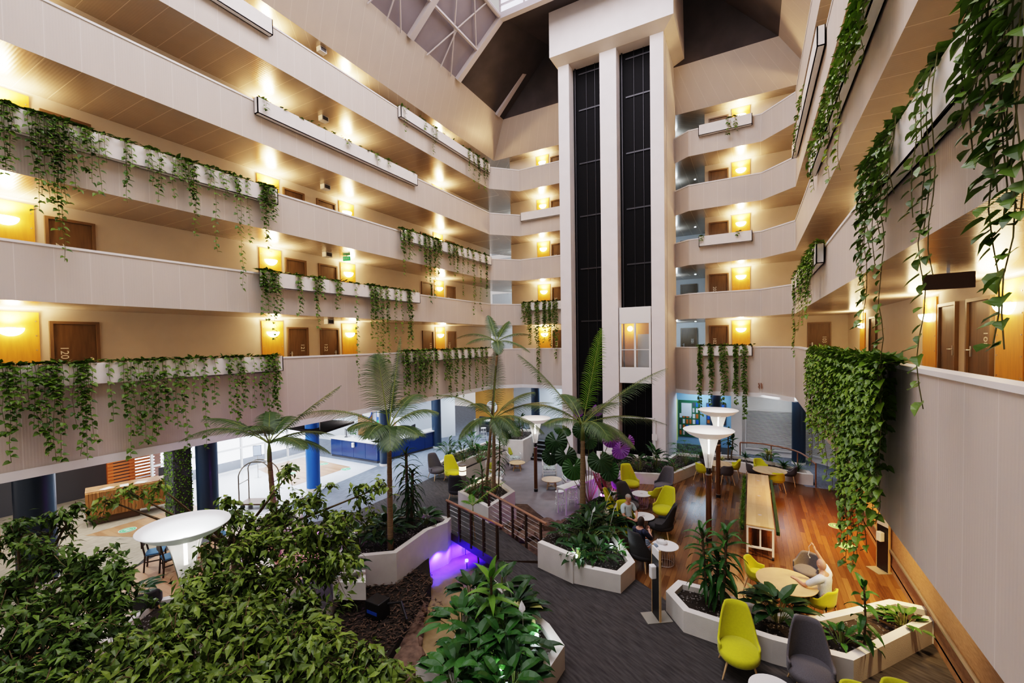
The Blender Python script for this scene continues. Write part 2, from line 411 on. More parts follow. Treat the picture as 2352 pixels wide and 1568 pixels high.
# doors and wall lights along the corridors
def wall_frame(side, s, z):    # location and rotation of a thing fixed to a corridor wall
    if side == 'L': return Vector((WL, s, z)), PI/2
    if side == 'R': return Vector((WR, s, z)), -PI/2
    if side == 'H': return Vector((s, 29.5, z)), 0
    return Vector((s, WF, z)), 0
def door_parts(w, h=2.05):
    a = MB(); a.box(-w/2, -.03, .01, w/2, .0, h)
    f = MB(); t = .07
    f.box(-w/2-t, -.07, 0, -w/2, .0, h+t); f.box(w/2, -.07, 0, w/2+t, .0, h+t); f.box(-w/2, -.07, h, w/2, .0, h+t)
    n = MB(); n.box(-.025, -.05, .92, .025, -.03, 1.14); n.tube([(0, -.05, 1.06), (0, -.10, 1.06), (-.12, -.10, 1.06)], .012, 6)
    return a, f, n
DOORN = [0]
def door(side, s, k, w, num=None, flip=False):
    loc, rz = wall_frame(side, s, FL(k)); DOORN[0] += 1
    a, f, n = door_parts(w)
    d = struct(a.build('door_%d' % DOORN[0], M['door'], None, loc=loc, rz=rz))
    f.build('door_frame', M['door_frame'], d)
    h = n.build('door_handle', M['steel'], d, loc=(w/2-.12 if not flip else -w/2+.12, 0, 0))
    if num:
        o = link('door_number', text_mesh(num, .23, .003), d, loc=(-w/2+.2 if not flip else w/2-.2, -.034, 1.28)); o.rotation_euler = (PI/2, PI/2, 0); o.data.materials.append(M['number'])
    return d
bowl_mb = MB(); prof = []
for i in range(9):
    t = i/8*PI/2; prof.append((.24*math.sin(t) if i else .02, -.20*math.cos(t)))
n_ = 20
for i, (r, z) in enumerate(prof):
    for j in range(n_+1):
        th = PI+PI*j/n_; bowl_mb.v.append((r*math.cos(th), r*math.sin(th)*.85, z))
for i in range(8):
    for j in range(n_): bowl_mb.f.append((i*(n_+1)+j, i*(n_+1)+j+1, (i+1)*(n_+1)+j+1, (i+1)*(n_+1)+j)); bowl_mb.mi.append(0)
BOWL = None
def sconce(side, s, k, w, where, rail=True):
    global BOWL
    loc, rz = wall_frame(side, s, FL(k))
    p = MB(); p.box(-w/2, -.035, .02, w/2, 0, 2.33)
    pan = p.build('timber_wall_lining', M['orange_panel'], None, loc=loc, rz=rz)
    tag(pan, 'orange timber lining behind the wall light, %s gallery, %s' % (LEVEL[k], where), 'wall panel', 'orange panels of the galleries')
    sc = MB()
    for x in (-w/2+.06, w/2-.06):
        for i in range(6):
            z = .25+i*.37; sc.box(x-.012, -.042, z-.012, x+.012, -.034, z+.012)
    sc.build('screw', M['steel'], pan)['kind'] = 'stuff'
    t = thing('wall_light', 'glowing half bowl wall light, %s gallery, %s' % (LEVEL[k], where), 'wall light', loc+Vector((0, 0, 1.92)), rz, 'bowl wall lights of the galleries')
    if BOWL is None:
        b = bowl_mb.build('bowl', M['bulb'], t, True); BOWL = b.data
    else: b = link('bowl', BOWL, t)
    b.location = (0, -.036, 0)
    q = MB(); q.box(-.09, -.05, -.13, .09, -.034, .03); q.build('bracket', M['steel'], t)
    n = Vector((math.sin(rz), -math.cos(rz), 0))
    lamp('POINT', loc+n*.34+Vector((0, 0, 2.17)), SCONCE_W, (1, .66, .34), .10)
    aim(lamp('SPOT', loc+n*.20+Vector((0, 0, 2.0)), 300, (1, .66, .34), .08, spot=165, blend=.7), loc+n*.45+Vector((0, 0, 3.0)))
SCONCE_W = 20
LPOS = [(3.45, 1.0, 'nearest along the left wall'), (10.22, .86, 'second along the left wall'), (13.88, .82, 'third along the left wall'), (20.5, .88, 'farthest along the left wall')]
for k in range(1, 6):
    for s, w, t in LPOS: sconce('L', s, k, w, t)
    sconce('F', -11.8, k, .86, 'far wall before the lift tower')
    sconce('F', -.5, k, .83, 'far wall past the lift tower')
    for s, w, t in ((22.6, .9, 'far along the right wall'), (14.9, .95, 'halfway along the right wall'), (10.95, .95, 'nearest along the right wall')): sconce('R', s, k, w, t)
    for s, w, n, fl in ((4.63, .86, '%d20', 0), (11.27, .8, '%d21', 1), (12.8, .82, '%d22', 0), (19.4, .82, '%d23', 1), (21.6, .82, '%d24', 0)):
        door('L', s, k, w, (n % k), bool(fl))
    door('F', -10.75, k, .85, '%d28' % k)
    door('F', -1.55, k, .82, '%d02' % k); door('F', 2.87, k, .8, '%d03' % k, True)
    door('R', 20.8, k, .9, None); door('R', 13.7, k, .9, None); door('R', 12.1, k, .95, '%d08' % k, True)
    door('H', -15.3, k, .85); door('H', -13.4+.2, k, .85); door('H', -3.5, k, .82, '%d01' % k, True)
# small cool downlights in the recesses
for k in (1, 2, 3, 4, 5):
    for i, (x, y) in enumerate(((-14.9, 28.0), (-2.9, 27.6))):
        m = MB(); m.lathe([(.05, 0), (.05, -.012), (.0, -.012)], 12)
        o = m.build('downlight', M['cool_glow'], None, loc=(x, y, FL(k)+2.438)); tag(o, 'small round downlight in the %s gallery ceiling, %s' % (LEVEL[k], ('hall at the far corner', 'lift lobby recess')[i]), 'downlight', 'recess downlights')
    lamp('POINT', (-15.0, 28.0, FL(k)+2.1), 22 if k > 2 else 30, (.75, .9, 1), .1)
    lamp('POINT', (-4.0, 27.4, FL(k)+2.1), 50 if k == 1 else 26, (.7, .86, 1), .1)

# fittings under the gallery ceilings
def camera_box(x, y, z, lab):
    t = thing('ceiling_speaker', lab, 'speaker', (x, y, z), PI/2, 'ceiling speaker boxes')
    a = MB(); a.box(-.16, -.12, -.2, .16, .12, 0); bevel(a.build('case', M['white_paint'], t), .012)
    g = MB(); g.box(-.12, -.128, -.17, .12, -.119, -.03); g.build('grille', M['dark_grey'], t)
for k in (1, 2, 3, 4, 5): camera_box(-15.3, 12.1, FL(k)+2.44, 'small white speaker box under the ceiling, left side, %s gallery' % LEVEL[k])
def exit_sign(k, x, y, lab, rz):
    t = thing('exit_sign', lab, 'sign', (x, y, FL(k)+2.44), rz)
    a = MB(); a.box(-.17, -.02, -.22, .17, .02, -.02); a.build('case', M['green_sign'], t)
    o = link('lettering', text_mesh('EXIT', .13, .002), t, loc=(0, -.024, -.12)); o.rotation_euler = (PI/2, 0, 0); o.data.materials.append(M['white_paint'])
    b = MB(); b.box(-.02, -.01, -.02, .02, .01, 0); b.build('bracket', M['steel'], t)
exit_sign(2, -15.2, 13.0, 'green EXIT sign hanging under the second gallery ceiling', .35)
t = thing('hanging_sign', 'grey rectangular sign box hanging from the ceiling above the near gallery corridor', 'sign', (2.75, 9.5, FL(1)+2.44), -.2)
a = MB(); a.box(-.30, -.04, -.33, .30, .04, -.08); a.build('case', M['bronze'], t)
a = MB(); a.box(-.02, -.02, -.09, .02, .02, 0); a.build('bracket', M['steel'], t)

# ------------------------------------------------------------------ lift tower
TZ = 20.28; TX = (-8.83, -8.24, -6.62, -5.79, -4.19, -3.58)
m = MB()
for a, b in ((0, 1), (2, 3), (4, 5)): m.box(TX[a], 21.4, 0, TX[b], 22.05, TZ)
m.box(TX[0], 22.2, 0, TX[0]+.2, 24.9, TZ); m.box(TX[5]-.2, 22.2, 0, TX[5], 24.9, TZ)
m.box(TX[2], 22.2, 0, TX[3], 22.3, TZ)
tw = struct(m.build('wall_lift_tower', M['tower']))
m = MB(); m.box(TX[0]+.2, 22.06, -.8, TX[2]+.05, 22.12, TZ+.15); m.box(TX[3]-.05, 22.06, -.8, TX[5]-.2, 22.12, TZ+.15); m.build('shaft_back', M['shaft'], tw)
m = MB()
for a, b in ((1, 2), (3, 4)):
    x0, x1 = TX[a], TX[b]
    m.box(x0+.10, 21.95, 0, x0+.16, 22.03, TZ); m.box(x1-.45, 22.0, 0, x1-.43, 22.02, TZ); m.box(x1-.9, 22.0, 0, x1-.885, 22.015, TZ)
    for k in range(1, 8): m.box(x0+.3, 22.02, FL(k)-.35 if k < 7 else 19.9, x1-.05, 22.05, FL(k)-.28 if k < 7 else 19.97)
m.build('guide_rail', M['shaft_metal'], tw)
m = MB()                       # housing on top, its lower edge splayed outwards
lo = [(TX[0]-.02, 21.4), (TX[5]+.02, 21.4), (TX[5]+.02, 24.9), (TX[0]-.02, 24.9)]; hi = [(-9.05, 20.8), (-3.05, 20.8), (-3.05, 25.2), (-9.05, 25.2)]
for i in range(4):
    j = (i+1) % 4
    m.quad((*lo[i], TZ-.02), (*lo[j], TZ-.02), (*hi[j], TZ+.2), (*hi[i], TZ+.2), mi=1); m.quad((*hi[i], TZ+.2), (*hi[j], TZ+.2), (*hi[j], 24), (*hi[i], 24))
m.quad(*[(*p, TZ-.02) for p in lo[::-1]], mi=1)
struct(m.build('wall_lift_housing', [M['tower'], M['cream']]))
t = thing('lift_car', 'white glazed lift car stopped at the first gallery, right-hand shaft', 'lift', (-4.99, 21.43, 3.92))
m = MB(); W2 = .76; zz = (0, .78, 2.92, 3.72)
m.box(-W2, 0, zz[0], W2, .08, zz[1]); m.box(-W2, 0, zz[2], W2, .08, zz[3])
for x in (-W2, -.05, W2-.1): m.box(x, 0, zz[1], x+.1, .08, zz[2])
m.box(-W2, .02, 1.62, W2, .06, 1.66); m.box(-W2, .08, 0, W2, .58, .05); m.box(-W2, .08, 2.98, W2, .58, 3.72)
bevel(m.build('car_frame', M['white_paint'], t), .02)
m = MB(); m.box(-W2, .54, .05, W2, .58, 2.98); m.box(-W2, .08, .05, -W2+.04, .54, 2.98); m.build('car_back', M['orange_panel'], t)
m = MB(); m.box(W2-.05, .08, .05, W2, .54, 2.98); m.box(.02, .50, .05, W2-.05, .54, 2.4); m.build('car_door', M['steel'], t)
m = MB(); m.box(-W2+.05, .03, zz[1], W2-.05, .04, zz[2]); m.build('car_glazing', M['glass'], t)
lamp('POINT', (-5.3, 21.75, 6.6), 14, (1, .75, .35), .15)

t = thing('lift_guard_frame', 'white steel frame with a small notice around the foot of the right lift shaft', 'frame', (-4.99, 21.25, 0))
m = MB()
for x in (-.85, .95): m.box(x-.03, -.03, 0, x+.03, .03, 2.3)
m.box(-.85, -.03, 2.24, .95, .03, 2.3); m.build('post_frame', M['white_paint'], t); m = MB(); m.box(.82, -.05, 1.25, 1.06, -.03, 1.55); m.build('notice', M['trim_white'], t)
# ------------------------------------------------------------------ roof
def roof_lines():
    XN, XN2, YN, ZN = -11.1, -1.6, 19.45, 22.5
    e0, e1 = -13.85, 1.1
    m = MB(); m.quad((e0, -5, ZT5), (e0, YN, ZT5), (XN, YN, ZN), (XN, -5, ZN)); struct(m.build('roof_left', M['roof_panel']))
    m = MB(); m.quad((XN2, -5, ZN), (XN2, YN, ZN), (e1, YN, ZT5), (e1, -5, ZT5)); struct(m.build('roof_right', M['roof_panel']))
    m = MB(); m.quad((e0, YN, ZT5), (e0, 24.4, ZT5), (-10.3, 24.0, 23.3), (XN, YN, ZN)); m.quad((e0, 24.4, ZT5), (e1, 24.4, ZT5), (-2, 24.0, 23.3), (-10.3, 24.0, 23.3))
    m.quad((XN2, YN, ZN), (-2, 24.0, 23.3), (e1, 24.4, ZT5), (e1, YN, ZT5)); m.quad((XN, YN, ZN), (-10.3, 24.0, 23.3), (-2, 24, 23.3), (XN2, YN, ZN))
    struct(m.build('roof_hip', M['roof_unlit']))
    m = MB(); Y = YN; ys = []
    while Y > -4: ys.append(Y); Y -= 3.72
    m.tube([(XN, -5, ZN-.12), (XN, YN, ZN-.12)], .11, 8)
    m.bar((XN2, -5, ZN-.12), (XN2, YN, ZN-.12), .2, .25)
    m.bar((XN-.1, YN, ZN-.1), (XN2+.1, YN, ZN-.1), .28, .3)
    for i, y in enumerate(ys):
        m.bar((e0+.05, y, ZT5-.1), (XN, y, ZN-.15), .3, .22); m.bar((e1-.05, y, ZT5-.1), (XN2, y, ZN-.15), .3, .22)
        if i == 0: continue
        yb = ys[i-1]
        # cross bracing of each bay
        P = lambda t, s: Vector((e0+(XN-e0)*t, y+(yb-y)*s, ZT5+(ZN-ZT5)*t-.16))
        m.bar(P(.5, 0), P(.5, 1), .10, .10)
        for a, b in (((0, .33), (1, .66)), ((.0, .85), (.95, .08)), ((.5, .5), (0, .62)), ((1, .35), (.5, .95))):
            m.tube([P(*a), P(*b)], .035, 6)
    m.bar((e0, 23.6, ZT5-.1), (-11.6, 23.5, 22.35), .3, .22)
    struct(m.build('roof_beam', M['roof_steel']))
    # the lantern: white framed skylight
    m = MB(); m.quad((XN, -5, ZN+.9), (XN, YN, ZN+.9), (XN2, YN, ZN+.9), (XN2, -5, ZN+.9)); m.quad((XN, YN, ZN), (XN2, YN, ZN), (XN2, YN, ZN+.9), (XN, YN, ZN+.9))
    w = m.build('window_1', M['sky_glass']); struct(w)
    m = MB()
    for i in range(8):
        x = XN+(XN2-XN)*i/7; m.box(x-.05, -5, ZN+.8, x+.05, YN, ZN+.88); m.box(x-.05, YN-.06, ZN, x+.05, YN-.01, ZN+.9)
    for y in ys: m.box(XN, y-.05, ZN+.78, XN2, y+.05, ZN+.86)
    m.box(XN, YN-.08, ZN+.42, XN2, YN-.02, ZN+.5)
    m.build('window_frame', M['roof_steel'], w)
emis('sky_glass', (.80, .78, .95), 1.6)
roof_lines()
# ================================================================== ground floor
PIT = [(-8.9, 22.2), (-8.9, 24.2), (-11.5, 24.2), (-11.5, 22.2), (-12, 22.2), (-12, 16), (-9.6, 15.4), (-7.6, 13.9), (-7.75, 12.2), (-8.45, 10.95), (-8.5, 9.9), (-8.35, 8.4),
       (-9.3, 7.7), (-8.6, 6.6), (-8.2, 4.4), (-5.3, 4.2), (-4.9, 6.3), (-5.6, 8.2), (-6.15, 10.1), (-5.0, 10.5), (-5.3, 11.2), (-5.2, 13), (-5.0, 15.2), (-4.5, 15.9), (-5.9, 18.2), (-7.0, 21.4)]
def flat(polys, z, name, mt):
    m = MB(); pts = [Vector((*p, 0)) for q in polys for p in q]; b = [(p.x, p.y, z) for p in pts]
    fs = []
    for t in tessellate_polygon([[Vector((*p, 0)) for p in q] for q in polys]):
        a, c, d = (pts[i] for i in t)
        fs.append(tuple(t) if (c-a).cross(d-a).z > 0 else tuple(t[::-1]))
    m.add(b, fs); return struct(m.build(name, mt))
flat([[(-26, -3), (8, -3), (8, 34), (-26, 34)], PIT], 0, 'floor', M['carpet_dark'])
m = MB()
for i in range(len(PIT)):
    a, b = PIT[i], PIT[(i+1) % len(PIT)]; m.quad((*a, -1), (*b, -1), (*b, 0), (*a, 0))
struct(m.build('wall_pit', M['render_white']))
LOUNGE = [(-8.9, 22.2), (-12, 22.2), (-12, 16), (-9.6, 15.4), (-8.2, 15.9), (-6.8, 14.85), (-5.6, 15.0), (-5.0, 15.2), (-4.5, 15.9), (-5.9, 18.2), (-7, 21.4)]
flat([PIT], -.95, 'floor_pit', M['soil'])
flat([LOUNGE], -.75, 'floor_lounge', M['tile_grey'])
DECK = [(-2.58, 10.9), (-1.9, 10.45), (-1.2, 9.8), (1.4, 9.5), (3.0, 11.5), (3.3, 11.5), (3.3, 20.9), (1.9, 20.9), (1.8, 21.2), (-.7, 22.1), (-1.9, 21.6), (-3, 19), (-4.5, 18.6), (-5.9, 18.3), (-4.4, 15.7), (-3.96, 13.1)]
flat([DECK], .006, 'floor_deck', M['deck'])
flat([[(-26, 9.2), (-13.2, 9.2), (-12.5, 10.5), (-12.6, 16), (-12.2, 19), (-13.5, 22), (-14, 34), (-26, 34)]], .004, 'floor_lobby_carpet', M['carpet_blue'])
flat([[(-26, -3), (-12.4, -3), (-12.4, 2.2), (-15, 5.4), (-19, 9.2), (-26, 9.2)]], .005, 'floor_beige_carpet', M['carpet_beige'])
flat([[(-12.4, 1.5), (-9.8, 1.5), (-10.2, 8.2), (-13.2, 9.2), (-16, 9.2), (-15, 5.6)]], .006, 'floor_wood_left', M['lobby_wood'])
flat([[(-18.8, 5.4), (-17.0, 6.2), (-17.0, 8.6), (-18.8, 8.4)]], .010, 'floor_wood_desk', M['lobby_wood'])
flat([[(-21.9, 8.4), (-15.0, 8.4), (-15.6, 11), (-16.2, 15.4), (-21.9, 15.4)]], .008, 'floor_tile', M['tile_white'])
flat([[(-21.2, 12.4), (-17.2, 11.6), (-17.3, 14.7), (-21.2, 14.9)]], .012, 'floor_wood_lobby', M['lobby_wood'])
flat([[(1.9, 20.9), (6, 20.9), (6, 27), (-.7, 26.8), (-.7, 22.1), (1.8, 21.2)]], .007, 'floor_corridor', M['carpet_blue'])
# walls
def wallq(name, a, b, z0, z1, mt, th=.12):
    m = MB(); d = Vector((b[0]-a[0], b[1]-a[1])).normalized(); n = Vector((-d.y, d.x))*th
    m.prism([a, b, (b[0]+n.x, b[1]+n.y), (a[0]+n.x, a[1]+n.y)], z0, z1); return struct(m.build(name, mt))
CH = 3.5
wallq('wall_lobby_left', (-23.6, -3), (-23.6, 8.4), 0, CH, M['dark_grey'])
wallq('wall_right', (3.3, 22.2), (3.3, -3), 0, CH, M['brick_warm'] if 'brick_warm' in M else mat('brick_warm', (.42, .27, .17), .8, var=.2, vscale=8, stretch=(1, 1, 6)), -.2)
m = MB(); m.box(3.18, 8, 0, 3.3, 20.8, .14); m.box(3.1, 8, .14, 3.3, 20.8, .19); struct(m.build('baseboard_right', M['bronze']))
m = MB(); m.tube([(3.06, 8, .62), (3.06, 20, .62)], .035, 8, cap=True)
for y in (8.5, 12, 15.5, 19): m.box(3.06, y-.02, .6, 3.3, y+.02, .64)
o = m.build('trim_1', M['steel']); struct(o)
wallq('wall_back_hall', (-16.5, 29), (-3.5, 29), 0, CH, M['coolwall'])
wallq('wall_orange', (-16.9, 25.2), (-13.9, 25.2), 0, CH, M['slat_wood'] if 'slat_wood' in M else planks('slat_wood', [(.38, .17, .03), (.48, .23, .05), (.56, .28, .07)], .16, 9, .4, rot=0))
wallq('wall_reception', (-26, 18.4), (-17.6, 18.4), 0, CH, M['coolwall'])
wallq('wall_reception_side', (-19.0, 18.4), (-16.9, 22.8), 0, CH, M['coolwall'])
wallq('wall_shop', (-4.2, 26.6), (-.5, 26.6), 0, CH, mat('shop_blue', (.30, .50, .72), .7))
wallq('wall_corridor_ground', (-.6, 25.6), (2.2, 25.6), 0, CH, M['white'])
wallq('wall_corner_ground', (2.2, 25.6), (6.2, 21.6), 0, CH, M['white'])
wallq('wall_shop_pier', (-.95, 25.2), (-.45, 25.2), 0, CH, M['white'], .5)
# round columns of the ground floor
def column(n, x, y, r, mt, lab):
    m = MB(); m.lathe([(r, 0), (r, CH)], 32, (0, 0, 0), cap=False); o = m.build('column', M[mt], None, True, loc=(x, y, 0)); struct(o)
    b = MB(); b.lathe([(r+.012, 0), (r+.012, .12), (r, .12)], 32, cap=False); b.build('column_base', M['trim_white'], o)
for i, (y, r, mt) in enumerate(((3.69, .38, 'navy_col'), (7.68, .31, 'navy_col'), (11.67, .27, 'blue_col'), (15.73, .27, 'navy_col'), (19.77, .27, 'navy_col'))): column(i, -16.0, y, r, mt, '')
column(5, 1.95, 24.6, .28, 'navy_col', ''); column(6, -1.66, 25.0, .25, 'navy_col', ''); column(7, -12.4, 25.5, .28, 'navy_col', ''); column(8, 3.0, 19.3, .22, 'navy_col', '')
# entrance glazing, bright outside
GX = -21.8
m = MB(); m.quad((GX-.02, 8.4, 0), (GX-.02, 15.6, 0), (GX-.02, 15.6, CH), (GX-.02, 8.4, CH)); w = struct(m.build('window_2', M['glass']))
m = MB()
for y in (8.4, 9.6, 10.8, 12.0, 13.2, 14.4, 15.6): m.box(GX-.05, y-.04, 0, GX+.05, y+.04, CH)
for z in (.05, 1.1, 2.35, CH-.05): m.box(GX-.04, 8.4, z-.04, GX+.04, 15.6, z+.04)
m.build('window_frame', M['white_paint'], w)
m = MB(); m.quad((GX-3.5, 4, -.2), (GX-3.5, 20, -.2), (GX-3.5, 20, 4.5), (GX-3.5, 4, 4.5)); struct(m.build('wall_street', emis('outside', (.86, .90, 1), 2.6)))
m = MB(); m.quad((GX-3.5, 4, -.01), (GX, 4, -.01), (GX, 20, -.01), (GX-3.5, 20, -.01)); struct(m.build('ground_outside', M['tile_white']))
# green planted pillar, slatted screen
t = thing('planted_pillar', 'square pillar clad in green moss beside the dark blue column at the entrance', 'pillar', (-16.6, 7.1, 0))
m = MB(); m.box(-.3, -.26, 0, .3, .26, CH); m.build('core', M['dark_grey'], t)
m = MB(); r = random.Random(3)
for i in range(3600):
    f = r.randrange(4); u, z = r.uniform(-.3, .3), r.uniform(.02, CH-.02)
    n = [(1, 0), (-1, 0), (0, 1), (0, -1)][f]; p = Vector((n[0]*.305 or u, n[1]*.265 or u*.86, z)); a = r.uniform(0, 6.3); s = r.uniform(.03, .055)
    tx = Vector((-n[1], n[0], 0)); d = tx*math.cos(a)*s+Vector((0, 0, 1))*math.sin(a)*s; q = Vector((n[0], n[1], 0))*s*.7
    e = d.cross(Vector((n[0], n[1], 0)))*.5
    m.add([p, p+d*.6+e+q*.5, p+d+q, p+d*.6-e+q*.5], ((0, 1, 2, 3),))
m.build('moss', M['moss'], t)
t = thing('slatted_screen', 'orange timber screen of horizontal slats behind the timber desk', 'screen', (-22.4, 8.0, 0), PI/2)
m = MB()
for x in (-.75, -.05, .75): m.box(x-.09, -.05, 0, x+.09, .05, 3.3)
m.build('upright', M['slat_orange'], t)
m = MB()
for i in range(24): m.box(-.85, -.09, .15+i*.13, .85, -.05, .23+i*.13)
m.build('slat', M['slat_orange'], t)
# dark canopy over the lobby
t = thing('canopy_panel', 'dark flat canopy hanging below the ceiling over the entrance lobby', 'canopy', (0, 0, 2.5))
m = MB(); m.prism([tuple(G(*q, 2.5))[:2] for q in ((650, 984), (722, 966), (814, 972), (736, 998))], 0, .10); m.build('panel', mat('canopy', (.035, .030, .028), .95, spec=0), t)
m = MB()
for q in ((670, 984), (722, 972), (790, 974), (735, 992)): c_ = G(*q, 2.5); m = MB(); m.tube([(c_.x, c_.y, .1), (c_.x, c_.y, 1.0)], .012, 6); m.build('hanger', M['steel'], t)
# white roller blinds / venetian windows on the far right
def blind(a, b, z0, z1, n):
    d = Vector((b[0]-a[0], b[1]-a[1], 0)); l = d.length; rz = math.atan2(d.y, d.x)
    m = MB(); m.box(0, .01, z0, l, .02, z1); w = struct(m.build('window_%d' % n, M['dark_grey'], None, loc=(a[0], a[1], 0), rz=rz))
    m = MB(); m.box(-.06, -.06, z1, l+.06, .02, z1+.10); m.box(-.06, -.04, z0-.06, l+.06, .02, z0)
    for x in (-.05, l): m.box(x, -.04, z0, x+.05, .02, z1)
    m.build('window_frame', M['white_paint'], w)
    m = MB(); k = int((z1-z0)/.062)
    for i in range(k):
        z = z0+(i+.5)*(z1-z0)/k; m.quad((.02, -.055, z-.022), (l-.02, -.055, z-.022), (l-.02, -.012, z+.012), (.02, -.012, z+.012))
    m.build('blind_slat', M['white_paint'], w)
blind((-.25, 25.55), (1.75, 25.55), .35, 2.3, 3); blind((2.3, 25.45), (5.2, 22.55), .35, 2.3, 4)

# ------------------------------------------------------------------ stairs down to the lounge
m = MB()
for i in range(5): m.box(-11.5, 22.2+i*.4, -.95, -8.9, 24.25, -.6+i*.15)
st = struct(m.build('floor_stairs', M['black']))
m = MB()
for i in range(5): m.box(-11.5, 22.2+i*.4-.01, -.62+i*.15, -8.9, 22.24+i*.4, -.598+i*.15)
m.build('stair_nosing', M['steel'], st)

# ------------------------------------------------------------------ ground floor light
for x, y, e, c in ((-19.5, 11.2, 150, (.82, .9, 1)), (-18.5, 14.0, 110, (.8, .88, 1)), (-19.5, 5.5, 70, (1, .93, .85)), (-15.8, 17.3, 110, (.75, .85, 1)), (-15.0, 22.5, 90, (.8, .9, 1)), (-11.5, 26.8, 120, (.75, .87, 1)), (1.2, 24.0, 15, (.85, .93, 1)), (4.2, 21.4, 15, (.85, .93, 1)), (-2.4, 25.4, 45, (.6, .8, 1))):
    lamp('AREA', (x, y, 3.3), e, c, 1.6, (0, 0, 0))
for x, y in ((-15.9, 5.4), (-15.6, 9.6), (-15.6, 13.6)): lamp('AREA', (x, y, 3.1), 45, (.9, .95, 1), .5, (0, 0, 0))
for i, (x, y) in enumerate(((-15.4, 23.2), (-12.8, 24.8), (-16.3, 16.6), (-15.5, 19.3), (1.3, 24.9), (-.6, 24.6))):
    m = MB(); m.lathe([(.14, 0), (.14, -.02), (.0, -.02)], 16); o = m.build('downlight', M['cool_glow'], None, loc=(x, y, 3.495)); tag(o, 'bright white round downlight in the lobby ceiling, number %d of the row' % (i+1), 'downlight', 'lobby downlights')
    o['label'] = ['bright round downlight over the back hall near the orange wall', 'bright round downlight over the back hall near the stairs', 'bright round downlight over the blue reception counter', 'bright round downlight over the end of the reception counter', 'bright round downlight beside the dark column at the blinds', 'bright round downlight in front of the blinds'][i]

# ------------------------------------------------------------------ planter boxes with white rendered walls
def planter(name, lab, poly, h, th=.16, z0=0, fill=.12, soil='soil', cat='planter', skip=()):
    """SKIP: edges (start index, counter-clockwise order as given) that have no wall"""
    n = len(poly); ar = sum(poly[i][0]*poly[(i+1) % n][1]-poly[(i+1) % n][0]*poly[i][1] for i in range(n))
    if ar < 0: poly = poly[::-1]
    inn = offset(poly+[poly[0], poly[1]], -th); inn = [inn[n]]+inn[1:n]
    c = (sum(p[0] for p in poly)/n, sum(p[1] for p in poly)/n)
    t = thing(name, lab, cat, (c[0], c[1], z0))
    L = lambda p, z: (p[0]-c[0], p[1]-c[1], z)
    bed = [poly[i] if (i in skip and (i-1) % n in skip) else inn[i] for i in range(n)]
    m = MB(); sm = MB()
    for i in range(n):
        j = (i+1) % n; a, b, d, e = poly[i], poly[j], inn[j], inn[i]
        if i in skip:
            sm.quad(L(bed[i], -1), L(bed[j], -1), L(bed[j], h-fill), L(bed[i], h-fill)); continue
        m.quad(L(a, 0), L(b, 0), L(b, h), L(a, h)); m.quad(L(d, 0), L(e, 0), L(e, h), L(d, h)); m.quad(L(a, h), L(b, h), L(d, h), L(e, h))
        if (i-1) % n in skip: m.quad(L(e, 0), L(a, 0), L(a, h), L(e, h))
        if j in skip: m.quad(L(b, 0), L(d, 0), L(d, h), L(b, h))
    m.build('planter_wall', M['render_white'], t)
    m = sm; r = random.Random(len(lab)); pts = [Vector((*p, 0)) for p in bed]
    tr = tessellate_polygon([pts]); vs = [L(p, h-fill) for p in bed]
    m.add(vs, [tuple(q) if (pts[q[1]]-pts[q[0]]).cross(pts[q[2]]-pts[q[0]]).z > 0 else tuple(q[::-1]) for q in tr])
    m.build('soil', M[soil], t)
    m = MB()
    A = [abs((pts[q[1]]-pts[q[0]]).cross(pts[q[2]]-pts[q[0]]).z)/2 for q in tr]
    for q, a in zip(tr, A):
        for _ in range(int(a*150)):
            u, v = r.random(), r.random()
            if u+v > 1: u, v = 1-u, 1-v
            p = pts[q[0]]+(pts[q[1]]-pts[q[0]])*u+(pts[q[2]]-pts[q[0]])*v; s = r.uniform(.010, .03)
            x, y, z = L(p, h-fill+s*.3); m.add([(x-s, y, z), (x, y-s, z), (x+s, y+s*.2, z), (x, y+s, z), (x, y, z+s)], ((0, 1, 4), (1, 2, 4), (2, 3, 4), (3, 0, 4)))
    o = m.build('pebble', M['pebble'], t); o['kind'] = 'stuff'
    return t
leafmat('pebble', (.025, .022, .018), (.34, .32, .30), 30, .8, 0)
P2 = lambda *a: [(p.x, p.y) for p in a]
PL1 = [(-1.67, 9.90), (-1.23, 9.33), (.33, 9.16), (1.53, 9.20), (3.08, 11.2), (3.28, 11.2), (3.28, 11.75), (2.55, 11.75), (1.10, 10.36), (.35, 10.15), (-.92, 10.5), (-1.5, 10.5)]
planter('ground_planter', 'long zigzag white planter with gravel behind the tall yellow and grey chairs', PL1, .45)
planter('ground_planter', 'white planter with stepped wall beside the walkway, peace lilies and white spotlights in it', [(-4.98, 10.31), (-3.91, 10.0), (-2.73, 10.1), (-2.57, 10.87), (-3.95, 13.1), (-4.37, 15.7), (-4.62, 15.75), (-5.0, 15.0), (-5.18, 13), (-5.28, 11.2)], .45, skip=(6, 7, 8, 9))
m = MB(); m.prism([(-5.0, 10.29), (-3.88, 9.97), (-3.88, 10.14), (-4.95, 10.46)], 0, .68); tag(m.build('planter_wall_step', M['render_white']), 'raised white end wall of the stepped planter next to the bridge', 'wall')
planter('ground_planter', 'low white planter along the foot of the lift tower', [(-5.95, 18.25), (-4.44, 18.25), (-2.94, 18.69), (-1.92, 21.44), (-1.92, 22.6), (-3.3, 22.6), (-3.5, 21.3), (-6.4, 21.3), (-6.9, 21.2)], .45)
planter('ground_planter', 'white planter curving under the wooden handrail by the blinds', [(-1.9, 21.5), (-.66, 22.0), (1.82, 21.14), (2.18, 21.18), (2.1, 21.75), (1.0, 22.6), (-.5, 23.2), (-1.9, 23.0)], .45)
